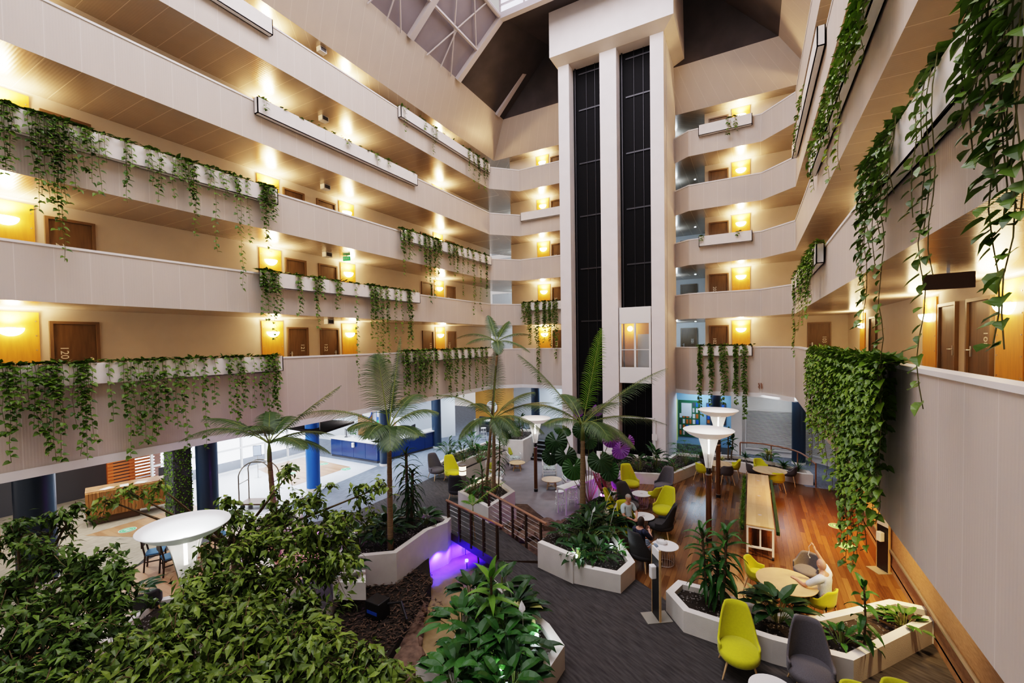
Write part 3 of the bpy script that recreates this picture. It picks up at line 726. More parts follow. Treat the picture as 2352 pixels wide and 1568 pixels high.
planter('ground_planter', 'white planter wall at the foot of the bridge below the dracaena', [(-8.36, 10.97), (-8.24, 10.62), (-8.42, 9.9), (-8.25, 8.42), (-9.25, 7.62), (-10.2, 8.0), (-10.4, 9.4), (-10.0, 10.9)], 1.40, z0=-.92)
planter('ground_planter', 'small low white planter wall beside the dark mulch', [(-8.66, 6.75), (-7.95, 7.1), (-8.4, 7.5), (-9.1, 7.2)], .42)
planter('ground_planter', 'tall white planter in front of the twin palms at the bridge end', [(-9.5, 12.9), (-7.65, 12.05), (-7.62, 13.85), (-9.5, 15.3)], .55)
planter('ground_planter', 'tall white corner planter at the top of the black stairs', [(-12.1, 20.95), (-11.1, 21.2), (-11.15, 22.3), (-11.6, 24.2), (-13.2, 24.0), (-13.0, 21.4)], 1.32, z0=-.75)
planter('ground_planter', 'white rendered planter full of glossy leaves at the bottom edge of the picture', [(-3.05, 5.6), (-3.0, 7.25), (-3.5, 7.68), (-5.6, 8.7), (-5.6, 8.2), (-4.9, 6.4), (-5.1, 5.6)], .45)
planter('ground_planter', 'long low planter between the reception carpet and the sunken lounge', [(-12.15, 16.0), (-12.15, 20.8), (-13.3, 21.2), (-13.6, 18), (-12.9, 15.6)], .35)
planter('ground_planter', 'white planter at the left dining area beneath the ficus trees', [(-13.6, 7.6), (-12.2, 8.2), (-13.2, 9.2), (-14.4, 8.9)], .45)
planter('ground_planter', 'low white kerb planter under the tree beside the dark bench', [(-10.9, 3.2), (-9.6, 4.0), (-9.2, 6.2), (-10.6, 5.8), (-11.6, 4.4)], .45)

# ------------------------------------------------------------------ pond, rocks, bridge
m = MB(); flat_pond = [(-7.7, 13.8), (-7.7, 12.2), (-8.35, 10.9), (-8.4, 10.0), (-7.5, 8.6), (-6.3, 6.2), (-6.0, 4.3), (-5.3, 4.3), (-5.0, 6.3), (-5.7, 8.2), (-6.1, 10.1), (-5.1, 10.6), (-5.35, 11.2), (-5.25, 13), (-5.1, 14.9), (-6.8, 14.7)]
wmat = mat('pond_water', (.26, .19, .10), .06, var=.3, vscale=1.5, bump=.12, bscale=9, spec=.6)
o = flat([flat_pond], -.82, 'water_pond', wmat)
def rock(x, y, z, sx, sy, sz, seed, lab):
    r = random.Random(seed); bm = bmesh.new(); bmesh.ops.create_icosphere(bm, subdivisions=2, radius=1)
    off = Vector((r.random()*9, r.random()*9, r.random()*9))
    from mathutils import noise
    for v in bm.verts:
        n = noise.noise(v.co*1.3+off)*.35+noise.noise(v.co*3+off)*.12; v.co *= 1+n
        for i in range(3): v.co[i] = max(-.62, min(.62, v.co[i]*.85))
        v.co = Vector((v.co.x*sx, v.co.y*sy, v.co.z*sz))*1.5
    me = bpy.data.meshes.new('boulder'); bm.to_mesh(me); bm.free(); me.materials.append(M['rock'])
    o = link('boulder', me, None, (x, y, z), r.uniform(0, 6)); return tag(o, lab, 'rock', 'pond edge rocks')
RC = [((1258, 1208), .40), ((1283, 1213), .35), ((1312, 1206), .36), ((1345, 1210), .33), ((1365, 1215), .36), ((1325, 1222), .38), ((1395, 1196), .4), ((1412, 1188), .35), ((1375, 1200), .3), ((1170, 1222), .38), ((1205, 1235), .36), ((1228, 1222), .34), ((1250, 1235), .3), ((1183, 1213), .3)]
for i, (p, s) in enumerate(RC):
    q = G(p[0], p[1], -.7); rock(q.x, q.y, -.68, s, s*.8, s*.55, i, 'brown boulder edging the round pond below the lounge')
RC2 = [((945, 1305), .5), ((912, 1290), .45), ((965, 1345), .32), ((960, 1378), .30), ((952, 1405), .33), ((945, 1432), .36), ((950, 1460), .3), ((940, 1490), .36), ((935, 1525), .4), ((985, 1262), .45), ((962, 1258), .35), ((930, 1555), .34), ((900, 1325), .4)]
for i, (p, s) in enumerate(RC2):
    q = G(p[0], p[1], -.72); rock(q.x, q.y, -.68, s, s*.75, s*.5, 40+i, 'flat brown boulder along the creek below the bridge')
m = MB()                       # dark mulch bank beside the creek
m.prism([(-9.25, 7.75), (-8.4, 8.45), (-8.4, 9.9), (-7.5, 8.9), (-6.5, 6.4), (-6.3, 4.4), (-8.2, 4.4), (-8.6, 6.6)], -.96, -.35); struct(m.build('ground_mulch', M['soil']))
r = random.Random(5); m = MB()
for _ in range(2600):
    a, b = r.random(), r.random(); x = -8.9+a*2.3; y = 4.6+b*4.6
    if y < 7 and x < -8.6 or x > -6.3-.25*(6-y) or y > 9.3+.5*(-8-x) or x > -7.4 and y > 8.3: continue
    s = r.uniform(.03, .08); an = r.uniform(0, 6.3); d = Vector((math.cos(an), math.sin(an), r.uniform(-.3, .4)))*s; e = Vector((-math.sin(an), math.cos(an), 0))*s*.3; p = Vector((x, y, -.34+r.uniform(0, .06)))
    m.add([p-d, p+e, p+d, p-e], ((0, 1, 2, 3),))
o = m.build('leaf_litter', M['litter'] if 'litter' in M else leafmat('litter', (.02, .014, .01), (.14, .09, .06), 30, .8, 0)); tag(o, 'dark dead leaves lying on the mulch beside the creek', 'leaves', kind='stuff')
t = thing('garden_pump', 'small black pump unit with a blue label in the dark mulch beside the creek', 'pump', G(868, 1415, -.35))
m = MB(); m.box(-.22, -.18, 0, .22, .18, .42); bevel(m.build('case', M['black'], t), .02); m = MB(); m.box(-.16, -.185, .14, .16, -.18, .22); m.build('label_strip', M['blue'], t)
m = MB(); m.tube([(.2, .1, .3), (.5, .25, .35), (.8, .1, .1)], .03, 8); m.build('hose', M['black'], t)
flat([[(-9.6, 15.4), (-7.65, 13.9), (-7.7, 12.3), (-6.2, 11.5), (-5.6, 12.2), (-6.6, 13.6), (-6.9, 14.85), (-8.2, 15.95)]], -.735, 'ground_earth', mat('earth', (.10, .065, .045), .95, var=.5, vscale=5, bump=.6, bscale=14))
for i, (x, y, s_) in enumerate(((-5.35, 11.4, .3), (-5.4, 12.1, .34), (-5.3, 12.9, .36), (-5.35, 13.7, .33), (-5.2, 14.4, .36), (-4.95, 15.1, .38), (-5.6, 15.05, .34), (-7.35, 13.4, .32), (-7.2, 12.7, .28))): rock(x, y, -.55, s_, s_*.8, s_*.7, 90+i, 'brown boulder edging the round pond below the lounge')
# bridge
t = thing('footbridge', 'carpeted footbridge with bronze posts and wooden handrails over the pond', 'bridge', (-7.1, 11.2, 0))
BA, BB, BC, BD = Vector((-8.5, 10.98, 0)), Vector((-6.14, 10.08, 0)), Vector((-5.0, 10.65, 0)), Vector((-7.78, 12.27, 0))
o0 = Vector((-7.1, 11.2, 0)); m = MB()
m.prism([(p.x-o0.x, p.y-o0.y) for p in (BA, BB, BC, BD)], -.22, .015, mi=1, mit=0); m.build('deck', [M['carpet_dark'], M['bronze']], t)
for A, B, pts in ((G(1031, 1222), G(1143, 1285), 5), (G(1124, 1199), G(1243, 1277), 5)):
    A, B = A-o0, B-o0; rail = MB(); d = (B-A).normalized()
    rail.tube([A+Vector((0, 0, 1.0))-d*.1, B+Vector((0, 0, 1.0))+d*.25], .04, 10); rail.build('handrail', M['rail_wood'], t)
    wires = MB()
    for z in (.15, .3, .45, .6, .75, .88): wires.tube([A+Vector((0, 0, z)), B+Vector((0, 0, z))], .006, 5)
    wires.build('wire', M['steel'], t)
    for i in range(pts):
        p = A+(B-A)*i/(pts-1); q = MB(); q.box(p.x-.02, p.y-.05, -.1, p.x+.02, p.y+.05, .98); q.build('post', M['bronze'], t)
# curved handrail by the blinds
t = thing('curved_handrail', 'curved wooden handrail on posts in front of the white blinds', 'handrail', (0, 0, 0))
hp = [G(1706, 1060)+Vector((0, 0, 1.0)), G(1760, 1065)+Vector((0, 0, 1.0)), G(1800, 1075)+Vector((0, 0, 1.0)), G(1847, 1092)+Vector((0, 0, .98)), G(1872, 1118)+Vector((0, 0, .95))]
hp = [Vector((-.5, 23.6, 1)), Vector((.35, 23.7, 1)), Vector((1.2, 23.3, 1)), Vector((1.85, 22.5, 1)), Vector((2.24, 20.95, .95))]
m = MB(); fine = []
for i in range(4):
    for j in range(6):
        tt = j/6; p0, p1, p2, p3 = hp[max(i-1, 0)], hp[i], hp[i+1], hp[min(i+2, 4)]
        fine.append(.5*((2*p1)+(-p0+p2)*tt+(2*p0-5*p1+4*p2-p3)*tt*tt+(-p0+3*p1-3*p2+p3)*tt**3))
fine.append(hp[4]); m.tube(fine, .035, 8); m.build('rail', M['rail_wood'], t)
for i in (0, 9, 17, 24):
    p = fine[i]; q = MB(); q.tube([(p.x, p.y, 0), (p.x, p.y, p.z)], .028, 8); q.build('post', M['rail_wood'], t)
# ================================================================== gallery flower troughs and hanging vines
VIEWLAB = {}
def trough(side, a, b, k, lab):
    """white box clipped over the gallery wall; a..b along the wall"""
    z1 = FL(k)+1.035; z0 = z1-.5
    if side == 'L': loc, rz, l = (XL, a, z0), PI/2, b-a
    elif side == 'R': loc, rz, l = (XR, b, z0), -PI/2, b-a
    else: loc, rz, l = (a, YF, z0), 0, b-a
    t = thing('gallery_trough', lab, 'planter trough', loc, rz)
    m = MB(); y0, y1 = -.215, -.03
    m.box(0, y0, 0, l, y0+.03, .5); m.box(0, y0, 0, .03, y1, .5); m.box(l-.03, y0, 0, l, y1, .5); m.box(0, y1-.02, 0, l, y1, .5); m.box(0, y0, 0, l, y1, .02)
    m.build('trough_box', M['trough'], t)
    j = MB(); n = max(1, round(l/2.5))
    for i in range(1, n): j.box(l*i/n-.006, y0-.003, 0, l*i/n+.006, y0+.001, .5)
    if n > 1: j.build('joint', M['parapet_top'], t)
    s = MB(); s.box(.03, y0+.03, .38, l-.03, y1-.02, .45); s.build('soil', M['soil'], t)
    return t
HEART = ((0, .34), (.22, .52), (.55, .36), (1, 0))
def heart_leaf(m, p, d, n, l, w, droop=.25, mi=0):
    """leaf with a folded midrib and rounded base"""
    s = d.cross(n).normalized(); vs = []; fs = []
    for i, (t, ww) in enumerate(HEART):
        c = p+d*(l*t)-n*(droop*l*t*t)
        if ww: vs += [c+s*ww*w+n*.10*w, c-n*.03*w, c-s*ww*w+n*.10*w]
        else: vs.append(c)
    for i in range(2): b = i*3; fs += [(b, b+1, b+4, b+3), (b+1, b+2, b+5, b+4)]
    fs += [(6, 7, 9), (7, 8, 9)]
    m.add(vs, fs, mi)
def vine(name, lab, grp, p0, length, nsub, r, out, leaf=.13, bright=False, dens=11, spread=.10, top=True, along=None):
    """one hanging clump: stems and leaves. OUT: unit vector away from the wall"""
    o = thing(name, lab, 'vine', p0, 0, grp)
    st, lf = MB(), MB(); tang = Vector((0, 0, 1)).cross(out).normalized()
    for q in range(nsub):
        L = length*(1 if q == 0 else r.uniform(.2, .9)); x = tang*r.uniform(-spread, spread) if q else Vector((0, 0, 0))
        pts = [Vector(x)-out*.12+Vector((0, 0, .0)), x+out*.03+Vector((0, 0, .05))]; n = max(4, int(L/.22)); ph = r.uniform(0, 6); wob = r.uniform(.01, .035)
        for i in range(1, n+1):
            z = -L*i/n; pts.append(x+tang*(math.sin(ph+i*.9)*wob+r.uniform(-.012, .012))+out*(.05+.02*math.sin(i*1.3+ph)+r.uniform(0, .02))+Vector((0, 0, z)))
        if r.random() < .35: pts[-1] = pts[-2]+tang*r.choice((-1, 1))*.12+Vector((0, 0, -.04))
        st.tube(pts, .0045, 4, cap=False)
        k = int(L*dens*r.uniform(.8, 1.1))+3
        for i in range(k):
            f = (i+r.random()*.8)/k*(len(pts)-2)+1; a = min(int(f), len(pts)-2); p = pts[a].lerp(pts[a+1], f-a)
            sd = (1 if i % 2 else -1)*r.uniform(.25, 1); d = (tang*sd+out*r.uniform(.15, .8)+Vector((0, 0, -r.uniform(.1, .75)))).normalized()
            nn = (out*.5+Vector((0, 0, .9))+tang*r.uniform(-.3, .3)).normalized(); nn = (nn-d*nn.dot(d)).normalized(); l = leaf*r.uniform(.6, 1.1)
            heart_leaf(lf, p+d*.02, d, nn, l, l*.85, r.uniform(.05, .35))
        if top:
            for i in range(5):
                d = (tang*r.uniform(-1, 1)+out*r.uniform(-.3, .9)+Vector((0, 0, r.uniform(-.1, .45)))).normalized(); nn = Vector((0, 0, 1)); nn = (nn-d*nn.dot(d)).normalized()
                l = leaf*r.uniform(.8, 1.15); heart_leaf(lf, x+Vector((0, 0, .04))+tang*r.uniform(-.12, .12)-out*r.uniform(-.02, .15), d, nn, l, l*.85, .2)
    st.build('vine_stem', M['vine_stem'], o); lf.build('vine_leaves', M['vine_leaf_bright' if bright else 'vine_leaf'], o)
    return o
def vines(side, k, data, lab, grp, ytop, leaf=.13, bright=False, dens=11, fringe=None, spread=.10):
    r = random.Random(k*31+len(lab)); zt = FL(k)+1.02
    for px, ye, dn in data:
        y0 = ytop(px)
        if side == 'L': X = XL+.225; q = AX(px, y0, X); ln = q.z-AX(px, ye, X).z; p = Vector((X, q.y, zt)); out = Vector((1, 0, 0))
        elif side == 'R': X = XR-.225; q = AX(px, y0, X); ln = q.z-AX(px, ye, X).z; p = Vector((X, q.y, zt)); out = Vector((-1, 0, 0))
        else: Y = YF-.225; q = AY(px, y0, Y); ln = q.z-AY(px, ye, Y).z; p = Vector((q.x, Y, zt)); out = Vector((0, -1, 0))
        vine('hanging_vine', lab, grp, p, max(.15, ln), 1+int(dn*.75) if dn > 1 else 1, r, out, leaf, bright, dens, spread)
    if fringe:                  # leaves creeping along the top edge
        a, b, n = fringe; lf = MB()
        for i in range(n):
            s = a+(b-a)*i/(n-1)
            if side == 'L': p = Vector((XL+.1, s, zt)); out = Vector((1, 0, 0))
            elif side == 'R': p = Vector((XR-.1, s, zt)); out = Vector((-1, 0, 0))
            else: p = Vector((s, YF-.1, zt)); out = Vector((0, -1, 0))
            tg = Vector((0, 0, 1)).cross(out)
            for _ in range(3):
                d = (tg*r.uniform(-1, 1)+out*r.uniform(-.5, .9)+Vector((0, 0, r.uniform(-.1, .6)))).normalized(); nn = Vector((0, 0, 1)); nn = (nn-d*nn.dot(d)).normalized()
                l = leaf*r.uniform(.7, 1.15); heart_leaf(lf, p+tg*r.uniform(-.1, .1)+out*r.uniform(-.15, .12)+Vector((0, 0, r.uniform(-.02, .08))), d, nn, l, l*.85, .2)
        tag(lf.build('creeping_vine', M['vine_leaf_bright' if bright else 'vine_leaf']), 'leafy vine creeping on top of the trough, '+grp, 'vine')
def lin(x0, y0, x1, y1): return lambda x: y0+(y1-y0)*(x-x0)/(x1-x0)
trough('L', 1.2, 9.0, 1, 'long white trough on the lowest gallery wall, left side nearest the camera')
trough('L', 14.93, 22.47, 1, 'white trough far down the lowest gallery wall, left side')
trough('L', 8.4, 15.95, 2, 'white trough on the second gallery wall, left side')
trough('L', 1.2, 9.0, 3, 'long white trough on the third gallery wall, left side nearest the camera')
trough('L', 14.93, 22.47, 3, 'white trough far down the third gallery wall, left side')
trough('L', 8.4, 15.95, 4, 'nearly bare white trough on the fourth gallery wall, left side')
trough('L', 1.2, 9.0, 5, 'white trough on the top gallery wall, left side nearest the camera')
trough('L', 14.93, 22.47, 5, 'white trough far down the top gallery wall, left side')
trough('F', -12.42, -8.9, 2, 'white trough on the second gallery wall left of the lift tower')
trough('F', -12.42, -8.9, 4, 'white trough on the fourth gallery wall left of the lift tower')
for k in (1, 3, 5): trough('F', -2.34, .02, k, 'short white trough on the %s gallery wall past the lift tower' % LEVEL[k])
trough('R', 7.62, 15.4, 1, 'white trough on the lowest gallery wall, right side, under the densest vine curtain')
trough('R', 7.3, 15.4, 3, 'white trough on the third gallery wall, right side')
trough('R', 13.7, 21.6, 2, 'white trough far down the second gallery wall, right side')
trough('R', 13.7, 21.6, 4, 'white trough far down the fourth gallery wall, right side')
trough('R', .3, 8.3, 2, 'big white trough on the second gallery wall, right side close overhead')
vines('L', 1, [(3, 1010, 3), (14, 1060, 3), (28, 985, 2), (45, 960, 1), (62, 940, 1), (78, 1000, 2), (100, 1045, 3), (116, 1060, 4), (130, 1075, 3), (165, 985, 1), (178, 1045, 3), (190, 1055, 3), (205, 1030, 1), (250, 965, 0), (290, 1050, 3), (305, 1015, 1), (325, 1030, 3), (342, 1030, 2), (356, 1000, 1), (380, 985, 3), (400, 985, 2), (420, 1030, 2), (442, 935, 1), (465, 1035, 2), (490, 930, 1), (525, 950, 3), (540, 1000, 2), (558, 950, 3), (580, 950, 1), (598, 945, 2), (612, 960, 3), (622, 975, 3), (632, 955, 3)],
      'green vine hanging from the long near trough of the lowest left gallery', 'vines of the near trough, lowest left gallery', lin(0, 839, 637, 820), dens=9, fringe=(1.6, 8.9, 90))
vines('L', 2, [(600, 735, 4), (612, 755, 4), (625, 790, 4), (640, 720, 2), (685, 740, 2), (690, 705, 1), (725, 760, 3), (735, 700, 3), (770, 725, 2), (780, 690, 2), (815, 890, 0), (850, 790, 4), (862, 830, 4), (875, 850, 3), (888, 840, 3), (905, 790, 2), (920, 770, 1), (935, 810, 4), (942, 800, 4)],
      'green vine hanging from the trough of the second left gallery', 'vines of the second left gallery', lin(589, 628, 951, 673), dens=11, fringe=(8.5, 15.8, 85))
vines('L', 3, [(4, 440, 4), (14, 400, 2), (70, 420, 2), (80, 520, 3), (100, 500, 2), (118, 500, 3), (132, 615, 2), (142, 500, 3), (165, 470, 3), (185, 420, 2), (205, 435, 3), (225, 480, 1), (240, 390, 1), (285, 480, 1), (290, 450, 2), (345, 440, 2), (360, 475, 2), (395, 470, 2), (415, 440, 2), (432, 480, 4), (440, 555, 2), (480, 450, 2), (490, 590, 1), (515, 470, 2), (540, 470, 3), (548, 675, 2), (567, 570, 1), (600, 530, 5), (612, 590, 4), (622, 520, 5)],
      'green vine hanging from the long near trough of the third left gallery', 'vines of the near trough, third left gallery', lin(0, 253, 630, 444), dens=10, fringe=(2.2, 8.9, 70))
vines('L', 3, [(925, 640, 4), (935, 610, 4), (945, 600, 2), (960, 590, 2), (975, 650, 4), (985, 700, 4), (995, 690, 4), (1003, 640, 4), (1010, 600, 4), (1030, 620, 3), (1040, 640, 4), (1048, 640, 4), (1060, 685, 2), (1072, 640, 2), (1085, 725, 3), (1100, 720, 2), (1115, 690, 3)],
      'green vine hanging from the far trough of the third left gallery', 'vines of the far trough, third left gallery', lin(919, 531, 1125, 592), leaf=.14, fringe=(15, 22.4, 75))
vines('L', 1, [(925, 915, 4), (935, 920, 4), (950, 900, 4), (960, 915, 4), (970, 920, 4), (985, 900, 4), (1000, 915, 4), (1020, 880, 3), (1030, 915, 4), (1045, 920, 4), (1060, 915, 4), (1075, 900, 4), (1090, 890, 3), (1105, 900, 3), (1115, 890, 3)],
      'green vine hanging from the far trough of the lowest left gallery', 'vines of the far trough, lowest left gallery', lin(919, 808, 1125, 803), leaf=.14, dens=13, spread=.2, fringe=(15, 22.4, 75))
vines('L', 5, [(928, 310, 1), (975, 305, 1), (992, 360, 1), (1000, 345, 1), (1075, 400, 2), (1085, 430, 2), (1097, 440, 4), (1110, 450, 3), (1117, 420, 3)],
      'sparse vine hanging from the far trough of the top left gallery', 'vines of the top left gallery', lin(920, 248, 1121, 381), leaf=.14, fringe=(15, 22.3, 18))
vines('L', 4, [(610, 270, 0), (800, 340, 0), (865, 380, 0), (893, 392, 1)], 'thin short vine in the nearly bare trough of the fourth left gallery', 'vines of the fourth left gallery', lin(585, 229, 946, 405), leaf=.14, fringe=(8.6, 15.6, 22))
vines('F', 2, [(1205, 745, 4), (1218, 800, 4), (1235, 885, 4), (1250, 790, 4), (1264, 800, 3), (1277, 830, 4)], 'green vine hanging left of the lift tower, second gallery', 'vines left of the lift tower', lambda x: 698, leaf=.14, dens=14, spread=.14, fringe=(-12.3, -9.8, 24))
vines('F', 1, [(1608, 960, 4), (1633, 930, 4), (1660, 935, 3), (1667, 900, 1), (1690, 935, 4), (1710, 970, 3)], 'green vine hanging past the lift tower, lowest gallery', 'vines past the lift tower', lambda x: 796, leaf=.15, dens=13, fringe=(-2.3, 0, 36))
vines('F', 5, [(1672, 325, 1), (1690, 312, 1)], 'wispy vine hanging past the lift tower, top gallery', 'wispy vines of the top gallery', lin(1581, 300, 1750, 263), leaf=.15)
vines('F', 3, [(1612, 556, 0), (1695, 536, 1)], 'wispy vine past the lift tower, third gallery', 'wispy vines of the third gallery', lin(1581, 549, 1750, 530), leaf=.15)
D = []; r = random.Random(11)
for i in range(34):
    x = 1862+i*4.9; e = 985+min(1, (x-1862)/90)*130+r.uniform(-90, 90)+(100 if 1945 < x < 2005 else 0)
    D.append((x, e, 4))
D += [(2030, 1150, 5), (2034, 1120, 5), (2037, 1000, 4), (1958, 1330, 1), (1972, 1340, 1), (1985, 1290, 1), (2033, 1210, 0)]
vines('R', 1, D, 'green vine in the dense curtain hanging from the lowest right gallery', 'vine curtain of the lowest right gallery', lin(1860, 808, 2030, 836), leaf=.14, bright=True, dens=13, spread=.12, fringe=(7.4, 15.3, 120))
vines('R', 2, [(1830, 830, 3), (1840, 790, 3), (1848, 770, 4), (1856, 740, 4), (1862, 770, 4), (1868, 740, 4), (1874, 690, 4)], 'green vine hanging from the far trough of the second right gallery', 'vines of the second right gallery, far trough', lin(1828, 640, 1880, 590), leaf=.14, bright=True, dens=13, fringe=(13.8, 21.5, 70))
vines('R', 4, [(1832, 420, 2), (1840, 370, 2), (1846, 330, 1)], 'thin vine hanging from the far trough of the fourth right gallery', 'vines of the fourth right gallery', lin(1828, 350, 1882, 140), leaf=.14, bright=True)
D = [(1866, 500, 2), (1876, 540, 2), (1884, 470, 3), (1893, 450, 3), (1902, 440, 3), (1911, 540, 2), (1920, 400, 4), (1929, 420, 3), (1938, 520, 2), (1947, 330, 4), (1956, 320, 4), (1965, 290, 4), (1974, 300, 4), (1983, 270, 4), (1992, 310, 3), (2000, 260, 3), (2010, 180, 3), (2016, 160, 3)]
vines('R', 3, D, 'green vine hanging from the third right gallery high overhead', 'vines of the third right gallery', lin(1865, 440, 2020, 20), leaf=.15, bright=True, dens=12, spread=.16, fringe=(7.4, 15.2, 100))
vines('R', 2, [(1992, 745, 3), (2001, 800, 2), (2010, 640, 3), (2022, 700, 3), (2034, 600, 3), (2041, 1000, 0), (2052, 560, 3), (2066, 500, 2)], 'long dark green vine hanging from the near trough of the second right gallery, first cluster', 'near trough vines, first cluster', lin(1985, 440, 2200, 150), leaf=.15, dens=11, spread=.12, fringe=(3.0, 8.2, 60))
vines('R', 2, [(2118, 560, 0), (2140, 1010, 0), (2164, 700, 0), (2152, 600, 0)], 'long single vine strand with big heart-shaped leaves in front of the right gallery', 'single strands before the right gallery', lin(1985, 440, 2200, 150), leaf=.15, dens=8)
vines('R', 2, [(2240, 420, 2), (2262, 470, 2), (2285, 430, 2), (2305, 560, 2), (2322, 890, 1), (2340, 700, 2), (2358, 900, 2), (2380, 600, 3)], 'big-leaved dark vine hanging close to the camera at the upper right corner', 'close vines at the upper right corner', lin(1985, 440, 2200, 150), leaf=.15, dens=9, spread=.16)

r = random.Random(77)
for dx, dy, ln in ((-.10, 0, 2.2), (-.02, .02, 1.6), (.03, -.04, 1.0)):
    vine('hanging_vine', 'green vine in the dense curtain hanging from the lowest right gallery', 'vine curtain of the lowest right gallery', Vector((1.56+dx, 7.57+dy, FL(1)+1.02)), ln, 4, r, Vector((-.25, -.97, 0)), .14, True, 13, .10)
t = thing('wilted_sprig', 'small dry reddish sprig stuck on the gallery wall past the lift tower', 'plant', AY(1748, 885, YF-.05)); m = MB()
for x in (-.08, .02, .12):
    for i in range(5): a = r.uniform(-.6, .6); heart_leaf(m, Vector((x, -.01, .12-i*.05)), Vector((math.sin(a), -.3, -.8)).normalized(), Vector((0, -1, .3)).normalized(), .10, .06)
m.build('dry_leaf', M['rail_wood'], t)
# ================================================================== furniture
def dup(root, loc, rz, label=None, group=None):
    r = root.copy(); COL.objects.link(r); r.location = loc; r.rotation_euler = (0, 0, rz)
    if label: r['label'] = label
    if group: r['group'] = group
    for ch in list(root.children):
        c = ch.copy(); COL.objects.link(c); c.parent = r
        for g in ch.children:
            d = g.copy(); COL.objects.link(d); d.parent = c
    return r
def sstep(a, b, x):
    t = max(0, min(1, (x-a)/(b-a))); return t*t*(3-2*t)
def shell(w, d, seat_z, h_back, h_arm, recline, taper, arc=112, th=.035, drop=.0):
    """upholstered shell open towards -Y"""
    m = MB(); nu, nv = 28, 9; outer = []
    def P(u, v, o):
        ph = math.radians(-arc+2*arc*u); a = abs(math.degrees(ph))
        h = h_arm+(h_back-h_arm)*(1-sstep(36, 80, a))**.85
        zz = v*h; k = zz/max(h_back, .01)
        x = math.sin(ph)*(w/2+o)*(.80+.20*sstep(0, .25, v*h/.3))*(1-taper*k*k*(1 if a < 80 else .3))
        y = math.cos(ph)*(d/2+o)*(.84+.16*sstep(0, .25, v*h/.3))+recline*zz*(1 if a < 60 else max(0, 1-(a-60)/40))
        return Vector((x, y, seat_z+zz+drop))
    vs = []
    for o in (0, -th):
        for i in range(nu+1):
            for j in range(nv+1): vs.append(P(i/nu, j/nv, o))
    n1 = (nu+1)*(nv+1); fs = []
    I = lambda i, j, s: s*n1+i*(nv+1)+j
    for i in range(nu):
        for j in range(nv):
            fs.append((I(i, j, 0), I(i, j+1, 0), I(i+1, j+1, 0), I(i+1, j, 0))); fs.append((I(i, j, 1), I(i+1, j, 1), I(i+1, j+1, 1), I(i, j+1, 1)))
        fs.append((I(i, nv, 0), I(i, nv, 1), I(i+1, nv, 1), I(i+1, nv, 0))); fs.append((I(i, 0, 0), I(i+1, 0, 0), I(i+1, 0, 1), I(i, 0, 1)))
    for j in range(nv):
        fs.append((I(0, j, 0), I(0, j, 1), I(0, j+1, 1), I(0, j+1, 0))); fs.append((I(nu, j, 0), I(nu, j+1, 0), I(nu, j+1, 1), I(nu, j, 1)))
    return m.add(vs, fs)
def leg_mb(x, y, z, dx, dy, r0=.02, r1=.012):
    m = MB(); m.tube([(x, y, z), (x+dx, y+dy, 0)], [r0, r1], 10); return m
def lounge_chair(name, lab, fab, legm='beech'):
    t = thing(name, lab, 'chair')
    o = shell(.70, .66, .30, .76, .22, .20, .14).build('backrest', M[fab], t, True); 
    s = MB(); s.lathe([(.02, -.05), (.31, -.05), (.345, 0), (.345, .07), (.31, .115), (.0, .125)], 28, (0, .0, .33), sx=1, sy=1.08); s.build('seat', M[fab], t, True)
    for x, y in ((-.21, -.22), (.21, -.22), (-.21, .2), (.21, .2)): leg_mb(x, y, .30, x*.42, y*.35).build('leg', M[legm], t)
    return t
def tub_chair(name, lab, fab):
    t = thing(name, lab, 'chair')
    shell(.56, .52, .40, .40, .20, .12, .06, 105).build('backrest', M[fab], t, True)
    s = MB(); s.lathe([(.02, -.04), (.235, -.04), (.262, 0), (.262, .05), (.22, .085), (.0, .09)], 26, (0, -.02, .42)); s.build('seat', M[fab], t, True)
    for x, y in ((-.18, -.18), (.18, -.18), (-.18, .17), (.18, .17)): leg_mb(x, y, .40, x*.5, y*.5, .018, .011).build('leg', M['beech'], t)
    return t
PROTO = {}
def chair(kind, fab, px, to, lab, z=0, grp=None, world=None):
    p = Vector(world) if world else G(px[0], px[1], z)
    tgt = G(to[0], to[1], z) if len(to) == 2 else Vector(to)
    rz = face_rz(p, tgt); key = (kind, fab)
    if key not in PROTO:
        o = (lounge_chair if kind == 'lounge' else tub_chair)({'lounge': 'lounge_chair', 'tub': 'tub_chair'}[kind], lab, fab); PROTO[key] = o
        o.location = p; o.rotation_euler = (0, 0, rz)
        if grp: o['group'] = grp
        return o
    return dup(PROTO[key], p, rz, lab, grp)
YF_, GF_, DF_ = 'yellow_fabric', 'grey_fabric', 'dark_fabric'
chair('lounge', YF_, (1697, 1542), (1722, 1660), 'tall yellow lounge chair in front of the zigzag planter')
chair('lounge', GF_, (1862, 1592), (1895, 1720), 'tall grey lounge chair in front of the zigzag planter')
chair('lounge', YF_, (1448, 1132), (1474, 1150), 'tall yellow lounge chair facing the first small white table, nearest the lift tower')
chair('lounge', GF_, (1444, 1184), (1500, 1215), 'tall grey lounge chair behind the seated man with glasses')
chair('lounge', GF_, (1524, 1138), (1472, 1160), 'grey lounge chair seen from behind, on the deck beside the low tower planter')
chair('tub', YF_, (1504, 1164), (1472, 1150), 'yellow chair with its back turned, between the two small white tables')
chair('lounge', YF_, (1524, 1196), (1470, 1225), 'yellow lounge chair facing the seated man with glasses')
chair('lounge', DF_, (1518, 1232), (1480, 1225), 'dark charcoal lounge chair with its back turned, at the second small white table')
chair('lounge', YF_, (1448, 1238), (1500, 1268), 'yellow lounge chair in which the man with glasses sits')
chair('lounge', YF_, (1419, 1196), (1470, 1200), 'yellow chair squeezed against the planter wall behind the seated man')
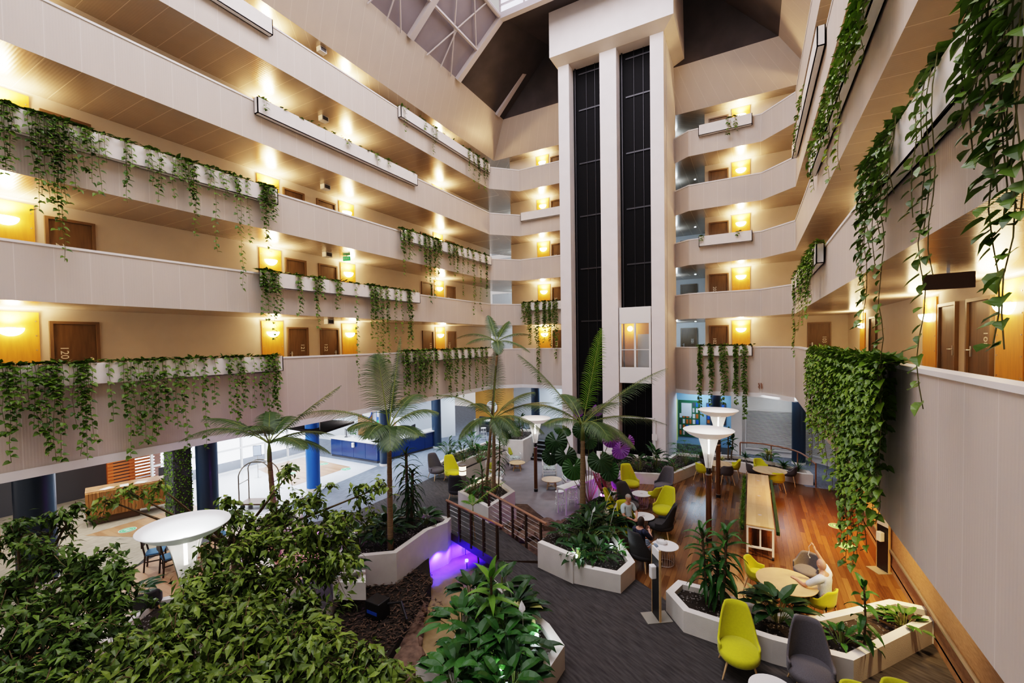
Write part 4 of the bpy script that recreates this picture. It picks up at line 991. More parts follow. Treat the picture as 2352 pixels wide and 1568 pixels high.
chair('lounge', DF_, (1478, 1300), (1535, 1275), 'dark charcoal lounge chair in which the woman sits')
chair('tub', GF_, (1421, 1142), (1470, 1150), 'grey chair tinted purple by the spotlight, against the planter wall')
chair('tub', YF_, (1614, 1104), (1650, 1095), 'yellow tub chair at the round table behind the lamp posts, its near side')
chair('tub', GF_, (1668, 1110), (1653, 1092), 'grey tub chair with its back turned, at the round table behind the lamp posts')
chair('tub', YF_, (1684, 1096), (1652, 1092), 'yellow tub chair at the round table behind the lamp posts, by the white planter wall')
chair('tub', GF_, (1622, 1082), (1650, 1090), 'grey tub chair half hidden behind the front lamp')
chair('tub', YF_, (1748, 1098), (1768, 1108), 'yellow tub chair behind the round table at the end of the long bar table')
chair('tub', YF_, (1784, 1128), (1768, 1106), 'yellow tub chair with its back turned beside the far end of the long bar table')
chair('tub', GF_, (1812, 1112), (1770, 1105), 'grey tub chair at the round table near the curved handrail')
chair('tub', GF_, (1731, 1106), (1765, 1105), 'grey tub chair partly hidden by the far end of the long bar table')
chair('tub', YF_, (1741, 1362), (1805, 1385), 'yellow tub chair beside the round timber table in the front deck corner')
chair('tub', GF_, (1852, 1352), (1812, 1390), 'grey tub chair behind the round timber table, next to the raised hand')
chair('tub', YF_, (1884, 1428), (1815, 1392), 'yellow tub chair in which the bald man sits')
chair('lounge', GF_, (1003, 1098), (1055, 1120), 'grey lounge chair on the reception carpet')
chair('lounge', YF_, (1040, 1104), (1075, 1125), 'yellow lounge chair on the reception carpet beside the cylinder lamp')
chair('lounge', DF_, (1051, 1146), (1080, 1105), 'black lounge chair with its back turned, next to the tall bridge planter')
chair('tub', DF_, (338, 1432), (300, 1340), 'black tub chair in the shade under the ficus tree', z=0)
q = G(1965, 1560, 1.06); chair('lounge', YF_, None, (q.x, -20, 0), 'yellow chair of which only the top shows at the bottom edge of the picture', world=(q.x, q.y-.5, 0))
q = G(2060, 1555, 1.06); chair('lounge', YF_, None, (q.x, -20, 0), 'second yellow chair top cut off by the bottom edge, further from the grey chair', world=(q.x, q.y-.5, 0))
# small white tables on a wire basket
def basket_table(px, top, lab, world=None):
    p = world or G(*px, .5); p = Vector((p.x, p.y, 0))
    t = thing('basket_table', lab, 'side table', p, 0)
    m = MB(); m.lathe([(.0, .47), (.32, .47), (.34, .485), (.34, .5), (.0, .5)], 32); m.build('tabletop', M['white_paint'], t)
    m = MB(); m.lathe([(.0, 0), (.05, 0), (.05, .004), (.0, .004)], 16, (0, 0, .5)); m.build('cable_port', M['roof_steel'], t)
    m = MB()
    for i in range(26):
        a = 2*PI*i/26; m.tube([(.20*math.cos(a), .20*math.sin(a), .47), (.25*math.cos(a), .25*math.sin(a), .25), (.22*math.cos(a), .22*math.sin(a), .02)], .007, 5)
    for z, r_ in ((.02, .22), (.45, .203)): m.tube([(r_*math.cos(2*PI*i/24), r_*math.sin(2*PI*i/24), z) for i in range(25)], .009, 5)
    m.build('wire_basket', M['roof_steel'], t); return t
basket_table((1473.5, 1133), 0, 'small white table on a wire basket base, farthest of the three on the deck')
basket_table((1477.7, 1184.6), 0, 'small white table on a wire basket base, in front of the man with glasses')
basket_table((1528, 1252), 0, 'small white wire-basket table beside the seated woman, with a handbag on it')
basket_table((1164, 1100), 0, 'small white table between the twin palms and the lounge', Vector((-10.4, 17.0, 0)))['label']
basket_table(None, 0, 'white round table cut off by the bottom edge of the picture', G(1775, 1584, .5))
COL.objects['basket_table.003'].location.z = -.75
t = thing('handbag', 'small white and black bag lying on the small table beside the woman', 'bag', G(1520, 1248, .5))
m = MB(); m.lathe([(.0, 0), (.11, 0), (.13, .05), (.10, .10), (.0, .11)], 16, sx=1.2, sy=.7); m.build('bag_body', M['white_paint'], t, True)
m = MB(); m.tube([(-.09, 0, .09), (-.05, 0, .17), (.05, 0, .17), (.09, 0, .09)], .008, 6); m.build('strap', M['black'], t)
# round dining tables
def round_table(p, r, h, topm, lab, name='round_table', base='legs', z=0):
    t = thing(name, lab, 'table', (p[0], p[1], z), .4)
    m = MB(); m.lathe([(.0, h-.035), (r-.03, h-.035), (r, h-.012), (r, h), (.0, h)], 40); m.build('tabletop', M[topm], t)
    for i in range(4):
        a = PI/4+i*PI/2; q = MB(); q.tube([(r*.35*math.cos(a), r*.35*math.sin(a), h-.03), (r*.68*math.cos(a), r*.68*math.sin(a), 0)], [.028, .018], 8); q.build('leg', M['beech'], t)
    q = MB()
    for i in (0, 1):
        a = PI/4+i*PI/2; q.bar((r*.45*math.cos(a), r*.45*math.sin(a), h*.3), (-r*.45*math.cos(a), -r*.45*math.sin(a), h*.3), .04)
    q.build('cross_brace', M['beech'], t); return t
p = G(1651.7, 1064, .74); round_table(p, .50, .74, 'top_wood', 'round pale table behind the two lamp posts')
p = G(1767.7, 1079.5, .74); t = round_table(p, .60, .74, 'top_wood', 'round pale table at the far end of the long bar table')
p = G(1806, 1334, .74); round_table(p, .58, .74, 'beech', 'round timber table at which the bald man sits')
p = G(1188, 1061.5, -.33); round_table(p, .42, .42, 'beech', 'low round timber table near the black stairs', 'coffee_table', z=-.75)
p = G(1267, 1100, -.33); round_table(p, .46, .42, 'beech', 'low round timber table between the white wicker chairs by the pole lamp', 'coffee_table', z=-.75)
# long bar table
t = thing('bar_table', 'long high timber-topped table on a white steel frame with castors, on the deck', 'table', (.2, 16.1, 0))
x0, x1, y0, y1, zt = -.34, .33, -2.63, 2.55, .90
for i, (a, b) in enumerate(((y0, -.9), (-.895, .85), (.855, y1))):
    m = MB(); m.box(x0, a, zt-.03, x1, b, zt); m.build('tabletop', M['top_wood'], t)
    m = MB(); m.lathe([(.0, 0), (.05, 0), (.05, .004), (.0, .004)], 16, (0, (a+b)/2, zt)); m.build('cable_port', M['roof_steel'], t)
m = MB()
for y in (y0+.03, y1-.03, -.03):
    for x in (x0+.03, x1-.03): m.box(x-.025, y-.025, .10, x+.025, y+.025, zt-.03)
    m.box(x0+.03, y-.02, .26, x1-.03, y+.02, .31); m.box(x0+.03, y-.02, zt-.09, x1-.03, y+.02, zt-.03)
for x in (x0+.03, x1-.03): m.box(x-.02, y0, zt-.08, x+.02, y1, zt-.03)
m.box(-.02, y0+.03, .26, .02, y0+.05, zt-.05)
m.build('frame', M['white_paint'], t)
for y in (y0+.03, y1-.03):
    for x in (x0+.03, x1-.03): m = MB(); m.tube([(x-.025, y, .05), (x+.025, y, .05)], .05, 14); m.build('castor', M['black'], t)
r = random.Random(21)
def tufts(name, lab, x, sgn):
    t = thing(name, lab, 'plant', (.2+x, 16.1, 0)); m = MB()
    for i in range(26):
        y = y0+.15+i*(y1-y0-.3)/25
        if sgn < 0:
            for _ in range(34):
                a, b = r.uniform(0, 6.3), r.uniform(-1, 1.4); d = Vector((math.cos(a)*math.cos(b), math.sin(a)*math.cos(b), math.sin(b))); s = d.cross(Vector((.3, .2, .9))).normalized()*.012; c = Vector((-.03, y, .80)); m.add([c+s, c+d*.15, c-s], ((0, 1, 2),))
        for _ in range(16):
            q = Vector((r.uniform(-.05, .05), y+r.uniform(-.1, .1), r.uniform(.72, .86))); l = r.uniform(.35, .75); w = .011
            pts = [q, q+Vector((sgn*.04, r.uniform(-.02, .02), -l*.4)), q+Vector((sgn*(.06+r.uniform(-.02, .03)), r.uniform(-.05, .05), -l))]
            m.add([pts[0]+Vector((0, w, 0)), pts[0]-Vector((0, w, 0)), pts[1]+Vector((0, w, 0)), pts[1]-Vector((0, w, 0)), pts[2]], ((0, 1, 3, 2), (2, 3, 4)))
    m.build('foliage', M['broad_light'], t)
    m = MB(); m.box(-.04, y0+.1, .68, .04, y1-.1, .78); m.build('plant_trough', M['broad_dark'], t)
tufts('trailing_plant', 'row of round green tufts along the lamp side of the long bar table', x0-.09, -1)
tufts('trailing_plant', 'row of long trailing green strands along the window side of the long bar table', x1+.09, 1)
# white counter and stools in the lounge
A, B = G(1322, 1128, .25), G(1353, 1100, .25)
t = thing('white_counter', 'narrow white high counter in the sunken lounge against the planter wall', 'counter', (0, 0, 0))
a, b = Vector((-6.55, 15.6)), Vector((-5.85, 17.6)); d = (b-a).normalized(); n = Vector((d.y, -d.x))
cs = [a-n*.22, a+n*.22, b+n*.22, b-n*.22]
m = MB(); m.prism([tuple(c) for c in cs], .25, .30); m.build('tabletop', M['white_paint'], t)
m = MB()
for c in cs: e = c+((a+b)/2-c)*.05; m.box(e.x-.025, e.y-.025, -.75, e.x+.025, e.y+.025, .25)
m.prism([tuple(b-n*.15), tuple(b+n*.15), tuple(b+n*.15+d*.04), tuple(b-n*.15+d*.04)], -.75, .25); m.build('frame', M['white_paint'], t)
def stool(p, z, lab):
    t = thing('bar_stool', lab, 'stool', (p[0], p[1], z)); m = MB(); m.lathe([(.0, .70), (.15, .70), (.17, .72), (.17, .745), (.0, .745)], 20); m.build('seat', M['white_paint'], t)
    m = MB()
    for zz, rr in ((.25, .18), (.5, .165)): m.tube([(rr*math.cos(2*PI*i/20), rr*math.sin(2*PI*i/20), zz) for i in range(21)], .012, 6)
    m.build('foot_ring', M['white_paint'], t)
    for i in range(4): a = PI/4+i*PI/2; m = MB(); m.tube([(.14*math.cos(a), .14*math.sin(a), .71), (.20*math.cos(a), .20*math.sin(a), 0)], .013, 8); m.build('leg', M['white_paint'], t)
stool((-6.78, 16.05), -.75, 'white bar stool at the near end of the white lounge counter'); stool((-6.5, 16.8), -.75, 'white bar stool further along the white lounge counter')
stool((-14.6, 22.6), 0, 'white bar stool at the bright counter below the orange wall, front'); stool((-14.2, 23.1), 0, 'white bar stool at the bright counter below the orange wall, behind the first')
# white wicker armchairs
def wicker(p, to, lab, cushion):
    p = Vector(p); t = thing('wicker_armchair', lab, 'armchair', p, face_rz(p, to))
    f = MB(); w, d = .66, .64
    for x in (-w/2, w/2):
        f.tube([(x, -d/2, 0), (x, -d/2, .60)], .022, 8); f.tube([(x, d/2, 0), (x*1.0, d/2+.10, .98)], .022, 8)
        f.tube([(x, -d/2, .60), (x*1.05, 0, .64), (x, d/2+.05, .72)], .026, 8); f.tube([(x, -d/2, .18), (x, d/2, .18)], .014, 6); f.tube([(x, -d/2, .34), (x, d/2, .34)], .018, 6)
    f.tube([(-w/2, d/2+.10, .98), (0, d/2+.13, 1.02), (w/2, d/2+.10, .98)], .026, 8)
    for y in (-d/2, d/2): f.tube([(-w/2, y, .34), (w/2, y, .34)], .02, 6); f.tube([(-w/2, y, .18), (w/2, y, .18)], .014, 6)
    f.build('frame', M['white_paint'], t)
    q = MB()
    for i in range(12):
        x = -w/2+w*i/11; q.tube([(x, d/2, .34), (x, d/2+.10, .98)], .007, 4); q.tube([(x, -d/2, .18), (x, -d/2, .34)], .007, 4)
    for s in (-1, 1):
        for i in range(10):
            y = -d/2+d*i/9; q.tube([(s*w/2, y, .18), (s*w/2, y, .62)], .007, 4)
    for i in range(8): z = .38+i*.08; q.tube([(-w/2, d/2+.02+i*.012, z), (w/2, d/2+.02+i*.012, z)], .007, 4)
    q.build('wicker_weave', M['white_paint'], t)
    c = MB(); c.box(-w/2+.03, -d/2, .34, w/2-.03, d/2, .46); bevel(c.build('seat_cushion', M['print_cushion'], t), .04, 3)
    t2 = tag(MB().box(-.22, -.06, -.21, .22, .06, .21).build('cushion', M[cushion], None), 'plump yellow-green cushion leaning in the '+lab.split('white ')[-1], 'cushion')
    bevel(t2, .055, 4); mm = Matrix.Translation(p) @ Matrix.Rotation(t.rotation_euler.z, 4, 'Z') @ Matrix.Translation((0, d/2-.08, .70)) @ Matrix.Rotation(-.22, 4, 'X') @ Matrix.Rotation(PI/4 if 'pole lamp' in lab else 0, 4, 'Y'); t2.matrix_world = mm
    for v in t2.data.vertices: pass
mat('print_cushion', (.50, .60, .58), .9, var=.6, vscale=14); mat('lime_cushion', (.42, .45, .05), .9, var=.1, vscale=20); mat('sage_cushion', (.36, .40, .13), .9, var=.1, vscale=20)
wicker(G(1180, 1066, -.75), (-9.0, 18.6, 0), 'white wicker armchair below the tall corner planter', 'lime_cushion')
wicker(G(1262, 1092, -.75), tuple(G(1268, 1128, -.75)), 'white wicker armchair behind the pole lamp', 'sage_cushion')
wicker(G(1312, 1116, -.75), tuple(G(1240, 1122, -.75)), 'white wicker armchair beside the purple-lit plant', 'lime_cushion')
wicker(Vector((-10.9, 17.9, -.75)), (-9.0, 18.6, 0), 'white wicker armchair half hidden by the twin palms', 'lime_cushion')

# ------------------------------------------------------------------ torchiere lamps
def torchiere(p, z, lab, cool=False, watts=10, sc=1.0):
    t = thing('torchiere_lamp', lab, 'lamp', (p[0], p[1], z)); t.scale = (sc, sc, sc)
    m = MB(); m.lathe([(.085, 0), (.085, .12)], 20); m.build('base', M['black'], t)
    m = MB(); m.lathe([(.078, .12), (.078, 2.02)], 20); m.build('pole', M['post_wood'], t)
    m = MB(); m.lathe([(.08, .12), (.085, .12), (.085, .145), (.08, .145)], 20); m.lathe([(.082, 2.0), (.09, 2.0), (.09, 2.04), (.082, 2.04)], 20)
    for z_ in (2.40, 2.47, 2.54, 2.61): m.lathe([(.07, z_), (.095, z_), (.095, z_+.03), (.07, z_+.03)], 20)
    m.build('steel_ring', M['steel'], t)
    m = MB(); m.lathe([(.065, 2.04), (.065, 2.42)], 18); m.build('sleeve', M['black'], t)
    sh = 'glow_shade_cool' if cool else 'glow_shade'
    m = MB(); m.lathe([(.085, 2.22), (.13, 2.5), (.19, 2.8), (.27, 3.08)], 32, cap=False); o = m.build('glass_cone', M['cone_glass'], t, True)
    m = MB()
    for i in range(3):
        a = .5+i*2*PI/3; m.bar((.075*math.cos(a), .075*math.sin(a), 2.15), (.26*math.cos(a), .26*math.sin(a), 3.10), .014)
    m.build('support_rod', M['steel'], t)
    m = MB(); m.lathe([(.03, 2.62), (.03, 3.06)], 14); m.build('lamp_tube', M['tube_glow'], t)
    prof = [(.06, 3.07), (.20, 3.085), (.38, 3.13), (.55, 3.21), (.695, 3.33), (.705, 3.335), (.695, 3.345), (.54, 3.235), (.375, 3.155), (.18, 3.105), (.05, 3.095)]
    m = MB(); m.lathe(prof, 48, cap=False); m.build('lamp_bowl', M[sh], t, True)
    lamp('POINT', (p[0], p[1], z+3.22*sc), watts, (.9, .95, 1) if cool else (1, .86, .72), .06); lamp('POINT', (p[0]+.0, p[1], z+2.9*sc), watts*.5, (.9, .95, 1) if cool else (1, .86, .72), .03)
emis('tube_glow', (1, .93, .82), 9)
def cone_mat():
    m, nt, b = nodes_of('cone_glass'); b.inputs['Base Color'].default_value = (.92, .94, .92, 1); b.inputs['Roughness'].default_value = .3; b.inputs['Alpha'].default_value = .38
    b.inputs['Emission Color'].default_value = (1, .93, .85, 1); b.inputs['Emission Strength'].default_value = .35; m.cycles.emission_sampling = 'NONE'; MATS['cone_glass'] = m
cone_mat()
torchiere(G(1628, 1243), 0, 'tall torch-shaped lamp with a wide white bowl, the nearer of the pair on the deck')
torchiere(G(1649.7, 1142), 0, 'tall torch-shaped lamp with a wide white bowl, the farther of the pair on the deck')
torchiere(G(1231, 1128, -.75), -.75, 'torch-shaped lamp on a dark pole in the sunken lounge', watts=8)
q = DEP(424, 1206, 7.2); torchiere(q, 0, 'torch-shaped lamp with a cool white bowl seen from above, among the ficus leaves', True, 12, .92)
# ------------------------------------------------------------------ reception, desk, lobby things
t = thing('reception_counter', 'long dark blue glossy reception counter with a pale top', 'counter', (0, 0, 0))
c = [Vector((-20.0, 15.7)), Vector((-16.55, 15.74)), Vector((-15.95, 19.9))]
def seg(m, a, b, w, z0, z1, n=1, mi=0, inset=0):
    d = (b-a).normalized(); p = Vector((-d.y, d.x))
    for i in range(n):
        s, e = a+(b-a)*(i/n)+d*.006, a+(b-a)*((i+1)/n)-d*.006
        m.prism([tuple(s+p*inset), tuple(e+p*inset), tuple(e+p*w), tuple(s+p*w)], z0, z1, mi)
for a, b, n in ((c[0], c[1], 4), (c[1], c[2], 4)):
    m = MB(); seg(m, a, b, .5, .12, .98, n, 0, .02); m.build('counter_front', M['navy_gloss'] if 'navy_gloss' in M else mat('navy_gloss', (.006, .035, .15), .12), t)
    m = MB(); seg(m, a, b, .6, .98, 1.05, 1, 0, -.06); m.build('counter_top', M['white_paint'], t)
    m = MB(); seg(m, a, b, .45, 0, .12, 1, 0, .05); m.build('plinth', M['dark_grey'], t)
def fixed(m, name, mt, lab, cat, grp=None, loc=None, rz=0, smooth=False): return tag(m.build(name, M[mt], None, smooth, loc=loc, rz=rz), lab, cat, grp)
t = thing('sanitiser_dispenser', 'white hand sanitiser dispenser fixed to the blue counter', 'dispenser', (-18.2, 15.70, .78))
m = MB(); m.box(-.07, -.10, -.1, .07, 0, .14); bevel(m.build('case', M['white_paint'], t), .015); m = MB(); m.box(-.04, -.105, .0, .04, -.099, .08); m.build('label_plate', M['roof_steel'], t)
for i, (x, y, lab) in enumerate(((-19.2, 16.05, 'black computer screen on the reception counter near the blue round sign'), (-16.7, 18.6, 'black computer keyboard and screen in front of the receptionist'))):
    t = thing('computer_screen', lab, 'monitor', (x, y, 1.05), 2.6 if i == 0 else 1.9)
    m = MB(); m.box(-.25, -.02, .10, .25, .02, .42); m.build('screen', M['black'], t); m = MB(); m.box(-.09, -.08, 0, .09, .08, .015); m.box(-.02, -.01, 0, .02, .01, .12); m.build('stand', M['black'], t)
t = thing('orchid', 'white flowers in a small pot on the reception counter', 'flowers', (-18.7, 16.1, 1.05))
m = MB(); m.lathe([(.05, 0), (.07, .12), (.0, .12)], 12); m.build('pot', M['white_paint'], t); m = MB(); r = random.Random(2)
for i in range(60):
    a = r.uniform(0, 6.3); q = Vector((math.cos(a)*r.uniform(.05, .2), math.sin(a)*r.uniform(.05, .2), r.uniform(.15, .4))); d = Vector((r.uniform(-1, 1), r.uniform(-1, 1), r.uniform(-.3, 1))).normalized(); n = d.orthogonal().normalized(); heart_leaf(m, q, d, n, .07, .05)
m.build('petals', M['broad_mid'], t)
# wall behind reception: timber panels and round signs
t = thing('timber_panelling', 'horizontal timber boards on the wall behind reception beside the blue poster', 'wall panel', (-19.9, 18.34, 0)); m = MB(); m.box(-.9, -.05, .6, .25, 0, 2.6); m.build('board', M['desk_wood'], t)
m = MB(); m.box(-.93, -.055, .57, .28, -.02, .6); m.box(-.93, -.055, 2.6, .28, -.02, 2.63); m.build('edge_trim', M['bronze'], t)
def round_sign(loc, rz, r_, mt, lab, txt=None, tm='white_paint'):
    t = thing('round_sign', lab, 'sign', loc, rz); m = MB(); m.lathe([(.0, 0), (r_, 0), (r_, .04), (.0, .04)], 32); o = m.build('disc', M[mt], t); o.rotation_euler = (PI/2, 0, 0)
    m = MB(); m.lathe([(r_*.86, .041), (r_*.9, .041), (r_*.9, .046), (r_*.86, .046)], 32); o = m.build('ring', M[tm], t); o.rotation_euler = (PI/2, 0, 0)
    m = MB()
    for i, wdt in enumerate((.5, .9, .7)): m.box(-r_*wdt*.6, -.05, r_*(.25-i*.28)-.02*r_, r_*wdt*.6, -.041, r_*(.25-i*.28)+.06*r_)
    m.build('lettering', M[tm], t)
round_sign((-20.0, 18.28, 2.05), 0, .42, 'blue', 'round blue sign with white border on the timber wall behind reception')
round_sign((-15.5, 25.13, 1.65), 0, .42, 'white_paint', 'round white sign on the orange timber wall at the back', tm='roof_steel')
mat('board_green', (.03, .13, .06), .6)
def poster(loc, rz, w, h, mt, lab, rows=3, seed=1, pal=('white_paint', 'blue', 'green_sign', 'dark_grey')):
    t = thing('poster', lab, 'poster', loc, rz); m = MB(); m.box(-w/2, -.02, 0, w/2, 0, h); m.build('sheet', M[mt], t); r = random.Random(seed)
    cells = [(a, b) for a in range(rows) for b in range(rows)]
    for (a, b) in cells:
        if rows > 4 and a < rows*.55 and b > rows*.55 and mt == 'board_green':
            if (a, b) != (0, rows-2): continue
            m = MB(); m.box(-w*.36, -.03, h*.56, w*.12, -.02, h*.92); m.build('map_sheet', M['coolwall'], t); continue
        cw, chh = w*.92/rows, h*.94/rows; x = -w*.46+a*cw; z = h*.03+b*chh; q = r.uniform(.6, .86); m = MB()
        m.box(x+cw*.07, -.026, z+chh*.1, x+cw*q, -.02, z+chh*.85); m.build('leaflet', M[pal[r.randrange(len(pal))]], t)
poster((-18.9, 18.36, .9), 0, .8, 1.6, 'blue', 'tall blue poster beside the timber boards behind reception', 2, 5)
poster((-3.15, 26.58, .45), 0, 1.15, 2.1, 'board_green', 'green brochure display board with a grid of leaflets and a map', 6, 8, ('roof_steel', 'dark_grey', 'blue', 'slat_orange', 'coolwall'))
poster((-1.75, 26.58, 1.25), 0, 1.0, 1.2, 'dark_grey', 'display board of small coloured leaflets behind the dark column', 5, 12, ('white_paint', 'blue', 'slat_orange'))
poster((-3.95, 26.5, .2), .2, .34, 2.4, 'lime_board', 'narrow bright yellow-green banner beside the lift tower', 2, 3, ('white_paint',)) if 'lime_board' in M else (mat('lime_board', (.65, .75, .05), .5, em=.15), poster((-3.95, 26.5, .2), .2, .34, 2.4, 'lime_board', 'narrow bright yellow-green banner beside the lift tower', 2, 3, ('white_paint',)))
t = thing('bright_counter', 'white high counter below the orange timber wall', 'counter', (-14.9, 23.6, 0)); m = MB(); m.box(-.9, -.25, 1.0, .9, .25, 1.06); m.build('tabletop', M['white_paint'], t); m = MB()
for x in (-.85, .85): m.box(x-.04, -.22, 0, x+.04, .22, 1.0)
m.build('leg_panel', M['white_paint'], t)
t = thing('banquette', 'dark blue bench seat below the orange timber wall', 'bench', (-15.3, 24.9, 0)); m = MB(); m.box(-1.2, -.3, 0, 1.2, .25, .45); bevel(m.build('seat', M['dark_fabric'], t), .04); m = MB(); m.box(-1.2, .1, .45, 1.2, .25, .95); bevel(m.build('backrest', M['navy_col'], t), .04)
# timber desk on the left
t = thing('timber_desk', 'cantilevered timber reception desk with orange-brown vertical boards, in the left lobby', 'desk', (0, 0, 0))
f0, f1 = G(197, 1194, .28), G(398.5, 1152, .28); d = Vector((f1.x-f0.x, f1.y-f0.y)).normalized(); n = Vector((-d.y, d.x)); a = Vector((f0.x, f0.y)); b = Vector((f1.x, f1.y))
def quadp(a, b, w, i0=0, e0=0, e1=0): return [tuple(a+n*i0+d*e0), tuple(b+n*i0-d*e1), tuple(b+n*w-d*e1), tuple(a+n*w+d*e0)]
m = MB(); L = (b-a).length; k = 26
for i in range(k): m.prism(quadp(a+d*(L*i/k+.004), a+d*(L*(i+1)/k-.004), .8), .28, 1.12)
m.build('desk_front', M['desk_boards'] if 'desk_boards' in M else mat('desk_boards', (.27, .125, .04), .4, var=.35, vscale=2.5, stretch=(6, 6, .3)), t)
m = MB(); m.prism(quadp(a, b, .9, .12), 1.12, 1.15); m.build('desk_top', M['lobby_wood'], t)
m = MB(); m.prism(quadp(a, b, .7, .15, .15, .95), 0, .28); m.build('plinth', M['bronze'], t)
c_ = a+d*2.2+n*.45; t = thing('computer_screen', 'grey computer screen seen from behind on the timber desk', 'monitor', (c_.x, c_.y, 1.15), math.atan2(d.y, d.x)+.2)
m = MB(); m.box(-.24, -.02, .09, .24, .02, .40); m.build('screen', M['dark_grey'], t); m = MB(); m.box(-.1, -.08, 0, .1, .08, .015); m.box(-.02, -.01, 0, .02, .01, .12); m.build('stand', M['black'], t)
for i in range(3):
    c_ = a+d*(.55+.45*i)+n*.3; m = MB(); m.box(-.12, -.16, 0, .12, .16, .006+.003*i); fixed(m, 'paper_sheet', 'white_paint', 'white paper lying on the timber desk, %s' % ('at its near end', 'second from its near end', 'nearest the screen')[i], 'paper', None, (c_.x, c_.y, 1.15), .3+i)
# dark wall outlet and papers behind column
m = MB(); m.box(0, -.05, 0, .02, .05, .1); fixed(m, 'wall_switch', 'trim_white', 'small white switch plate on the dark lobby wall', 'switch', None, (-23.6, 6.6, 1.5))
t = thing('magazine_rack', 'shelf stacked with white papers behind the dark column at the left edge', 'rack', (-19.2, 3.2, 0), .3); m = MB()
for z in (.3, .7, 1.1): m.box(-.3, -.4, z, .3, .4, z+.03)
for y in (-.4, .38): m.box(-.3, y, 0, .3, y+.02, 1.5)
m.build('shelf', M['desk_wood'], t); m = MB(); r = random.Random(4)
for z in (.33, .73, 1.13):
    for i in range(3): m.box(-.25, -.36+i*.25, z, .25, -.16+i*.25, z+r.uniform(.06, .2))
m.build('paper_stack', M['white_paint'], t)
# luggage cart
t = thing('luggage_cart', 'brass birdcage luggage cart with arched hoops in the lobby behind the ficus', 'cart', G(597, 1163), .5)
m = MB(); m.box(-.62, -.32, .16, .62, .32, .22); bevel(m.build('platform', M['bronze'], t), .02)
m = MB()
for y in (-.3, .3):
    m.tube([(-.58, y, .22), (-.58, y, 1.25)]+[(-.58*math.cos(i*PI/12), y*(1-.6*math.sin(i*PI/12)), 1.25+.5*math.sin(i*PI/12)) for i in range(1, 12)]+[(.58, y, 1.25), (.58, y, .22)], .022, 8)
for x in (-.58, .58): m.tube([(x, -.3, .95), (x, .3, .95)], .02, 8)
m.tube([(-.3, 0, 1.68), (.3, 0, 1.68)], .022, 8); m.build('hoop_frame', M['brass'] if 'brass' in M else mat('brass', (.25, .22, .18), .3, metal=.8), t)
for x in (-.5, .5):
    for y in (-.24, .24): m = MB(); m.tube([(x, y-.03, .08), (x, y+.03, .08)], .08, 14); m.build('wheel', M['black'], t)
t = thing('sign_stand', 'slim floor stand holding a blue-grey notice in the entrance lobby', 'sign', G(593, 1096), .9)
m = MB(); m.lathe([(.16, 0), (.16, .015), (.015, .02), (.015, 1.0), (.0, 1.0)], 16); m.build('pole', M['steel'], t); m = MB(); m.box(-.17, -.02, 1.0, .17, .0, 1.48); m.build('board', M['dark_grey'], t)
m = MB(); m.box(-.15, -.025, 1.02, .15, -.021, 1.46); m.build('notice', M['notice'] if 'notice' in M else mat('notice', (.45, .52, .65), .5), t)
# hand sanitiser totems
mat('plate_grey', (.30, .29, .25), .5, metal=.3)
def totem(p, rz, lab, h=1.55):
    t = thing('sanitiser_stand', lab, 'stand', p, rz)
    m = MB(); m.box(-.28, -.20, 0, .28, .20, .015); m.build('base_plate', M['plate_grey'], t)
    m = MB(); m.box(-.02, -.17, .015, .02, .17, h*.86); m.build('board', M['black'], t)
    m = MB(); m.box(-.022, -.19, .015, .022, -.17, h); m.box(-.022, .17, .015, .022, .19, h); m.build('edge_strip', M['beech'], t)
    m = MB(); m.box(-.018, -.17, h*.80, .018, .17, h*.98); m.build('notice', M['white_paint'], t)
    m = MB(); m.box(-.14, -.07, h*.57, -.02, .07, h*.75); bevel(m.build('dispenser', M['white_paint'], t), .02)
totem(G(1508, 1418), .62, 'black sanitiser stand with timber edges and white dispenser on the carpet beside the planter')
totem(Vector((2.95, 14.2, 0)), .5, 'sanitiser stand with white dispenser against the warm right-hand wall', 1.35)
# round floor stickers
for i, (px, py, lab) in enumerate(((293, 1217, 'in front of the timber desk'), (795, 1077, 'on the lobby timber floor nearest the blue counter'), (743, 1065, 'on the lobby floor beside the bright blue column'), (668, 1087, 'on the lobby floor behind the luggage cart'), (1923, 1208, 'on the deck by the vine curtain, farther'), (1945, 1254, 'on the deck by the vine curtain, nearer'))):
    p = G(px, py, .012); t = thing('floor_sticker', 'round green distance sticker with white figures '+lab, 'sticker', (p.x, p.y, .012 if i else .016))
    m = MB(); m.lathe([(.0, 0), (.235, 0), (.235, .002), (.0, .002)], 32); m.build('ring', M['white_paint'], t)
    m = MB(); m.lathe([(.16, .003), (.215, .003), (.215, .004), (.16, .004)], 32, cap=False); m.lathe([(.0, .003), (.15, .003), (.15, .0035), (.0, .0035)], 28); m.build('disc', M['sticker_green'], t)
    m = MB()
    for x in (-.07, .07):
        m.lathe([(.0, .005), (.022, .005), (.0, .0055)], 12, (x, .06, 0)); m.box(x-.028, -.07, .0045, x+.028, .032, .0055)
    m.build('figure_icon', M['white_paint'], t)
# cylinder lamp on carpet
t = thing('cylinder_lamp', 'glowing cylinder table lamp with dark caps behind the yellow lounge chair', 'lamp', G(1063, 1112)); m = MB(); m.lathe([(.0, 0), (.16, 0), (.16, .42), (.0, .42)], 24); m.build('base', M['dark_grey'], t)
m = MB(); m.lathe([(.15, .42), (.15, .80)], 24, cap=False); m.build('shade', M['warm_shade'] if 'warm_shade' in M else emis('warm_shade', (1, .78, .55), 2.2), t, True); m = MB(); m.lathe([(.0, .80), (.17, .80), (.17, .84), (.0, .84)], 24); m.lathe([(.152, .58), (.158, .58), (.158, .62), (.152, .62)], 24); m.build('cap', M['bronze'], t)
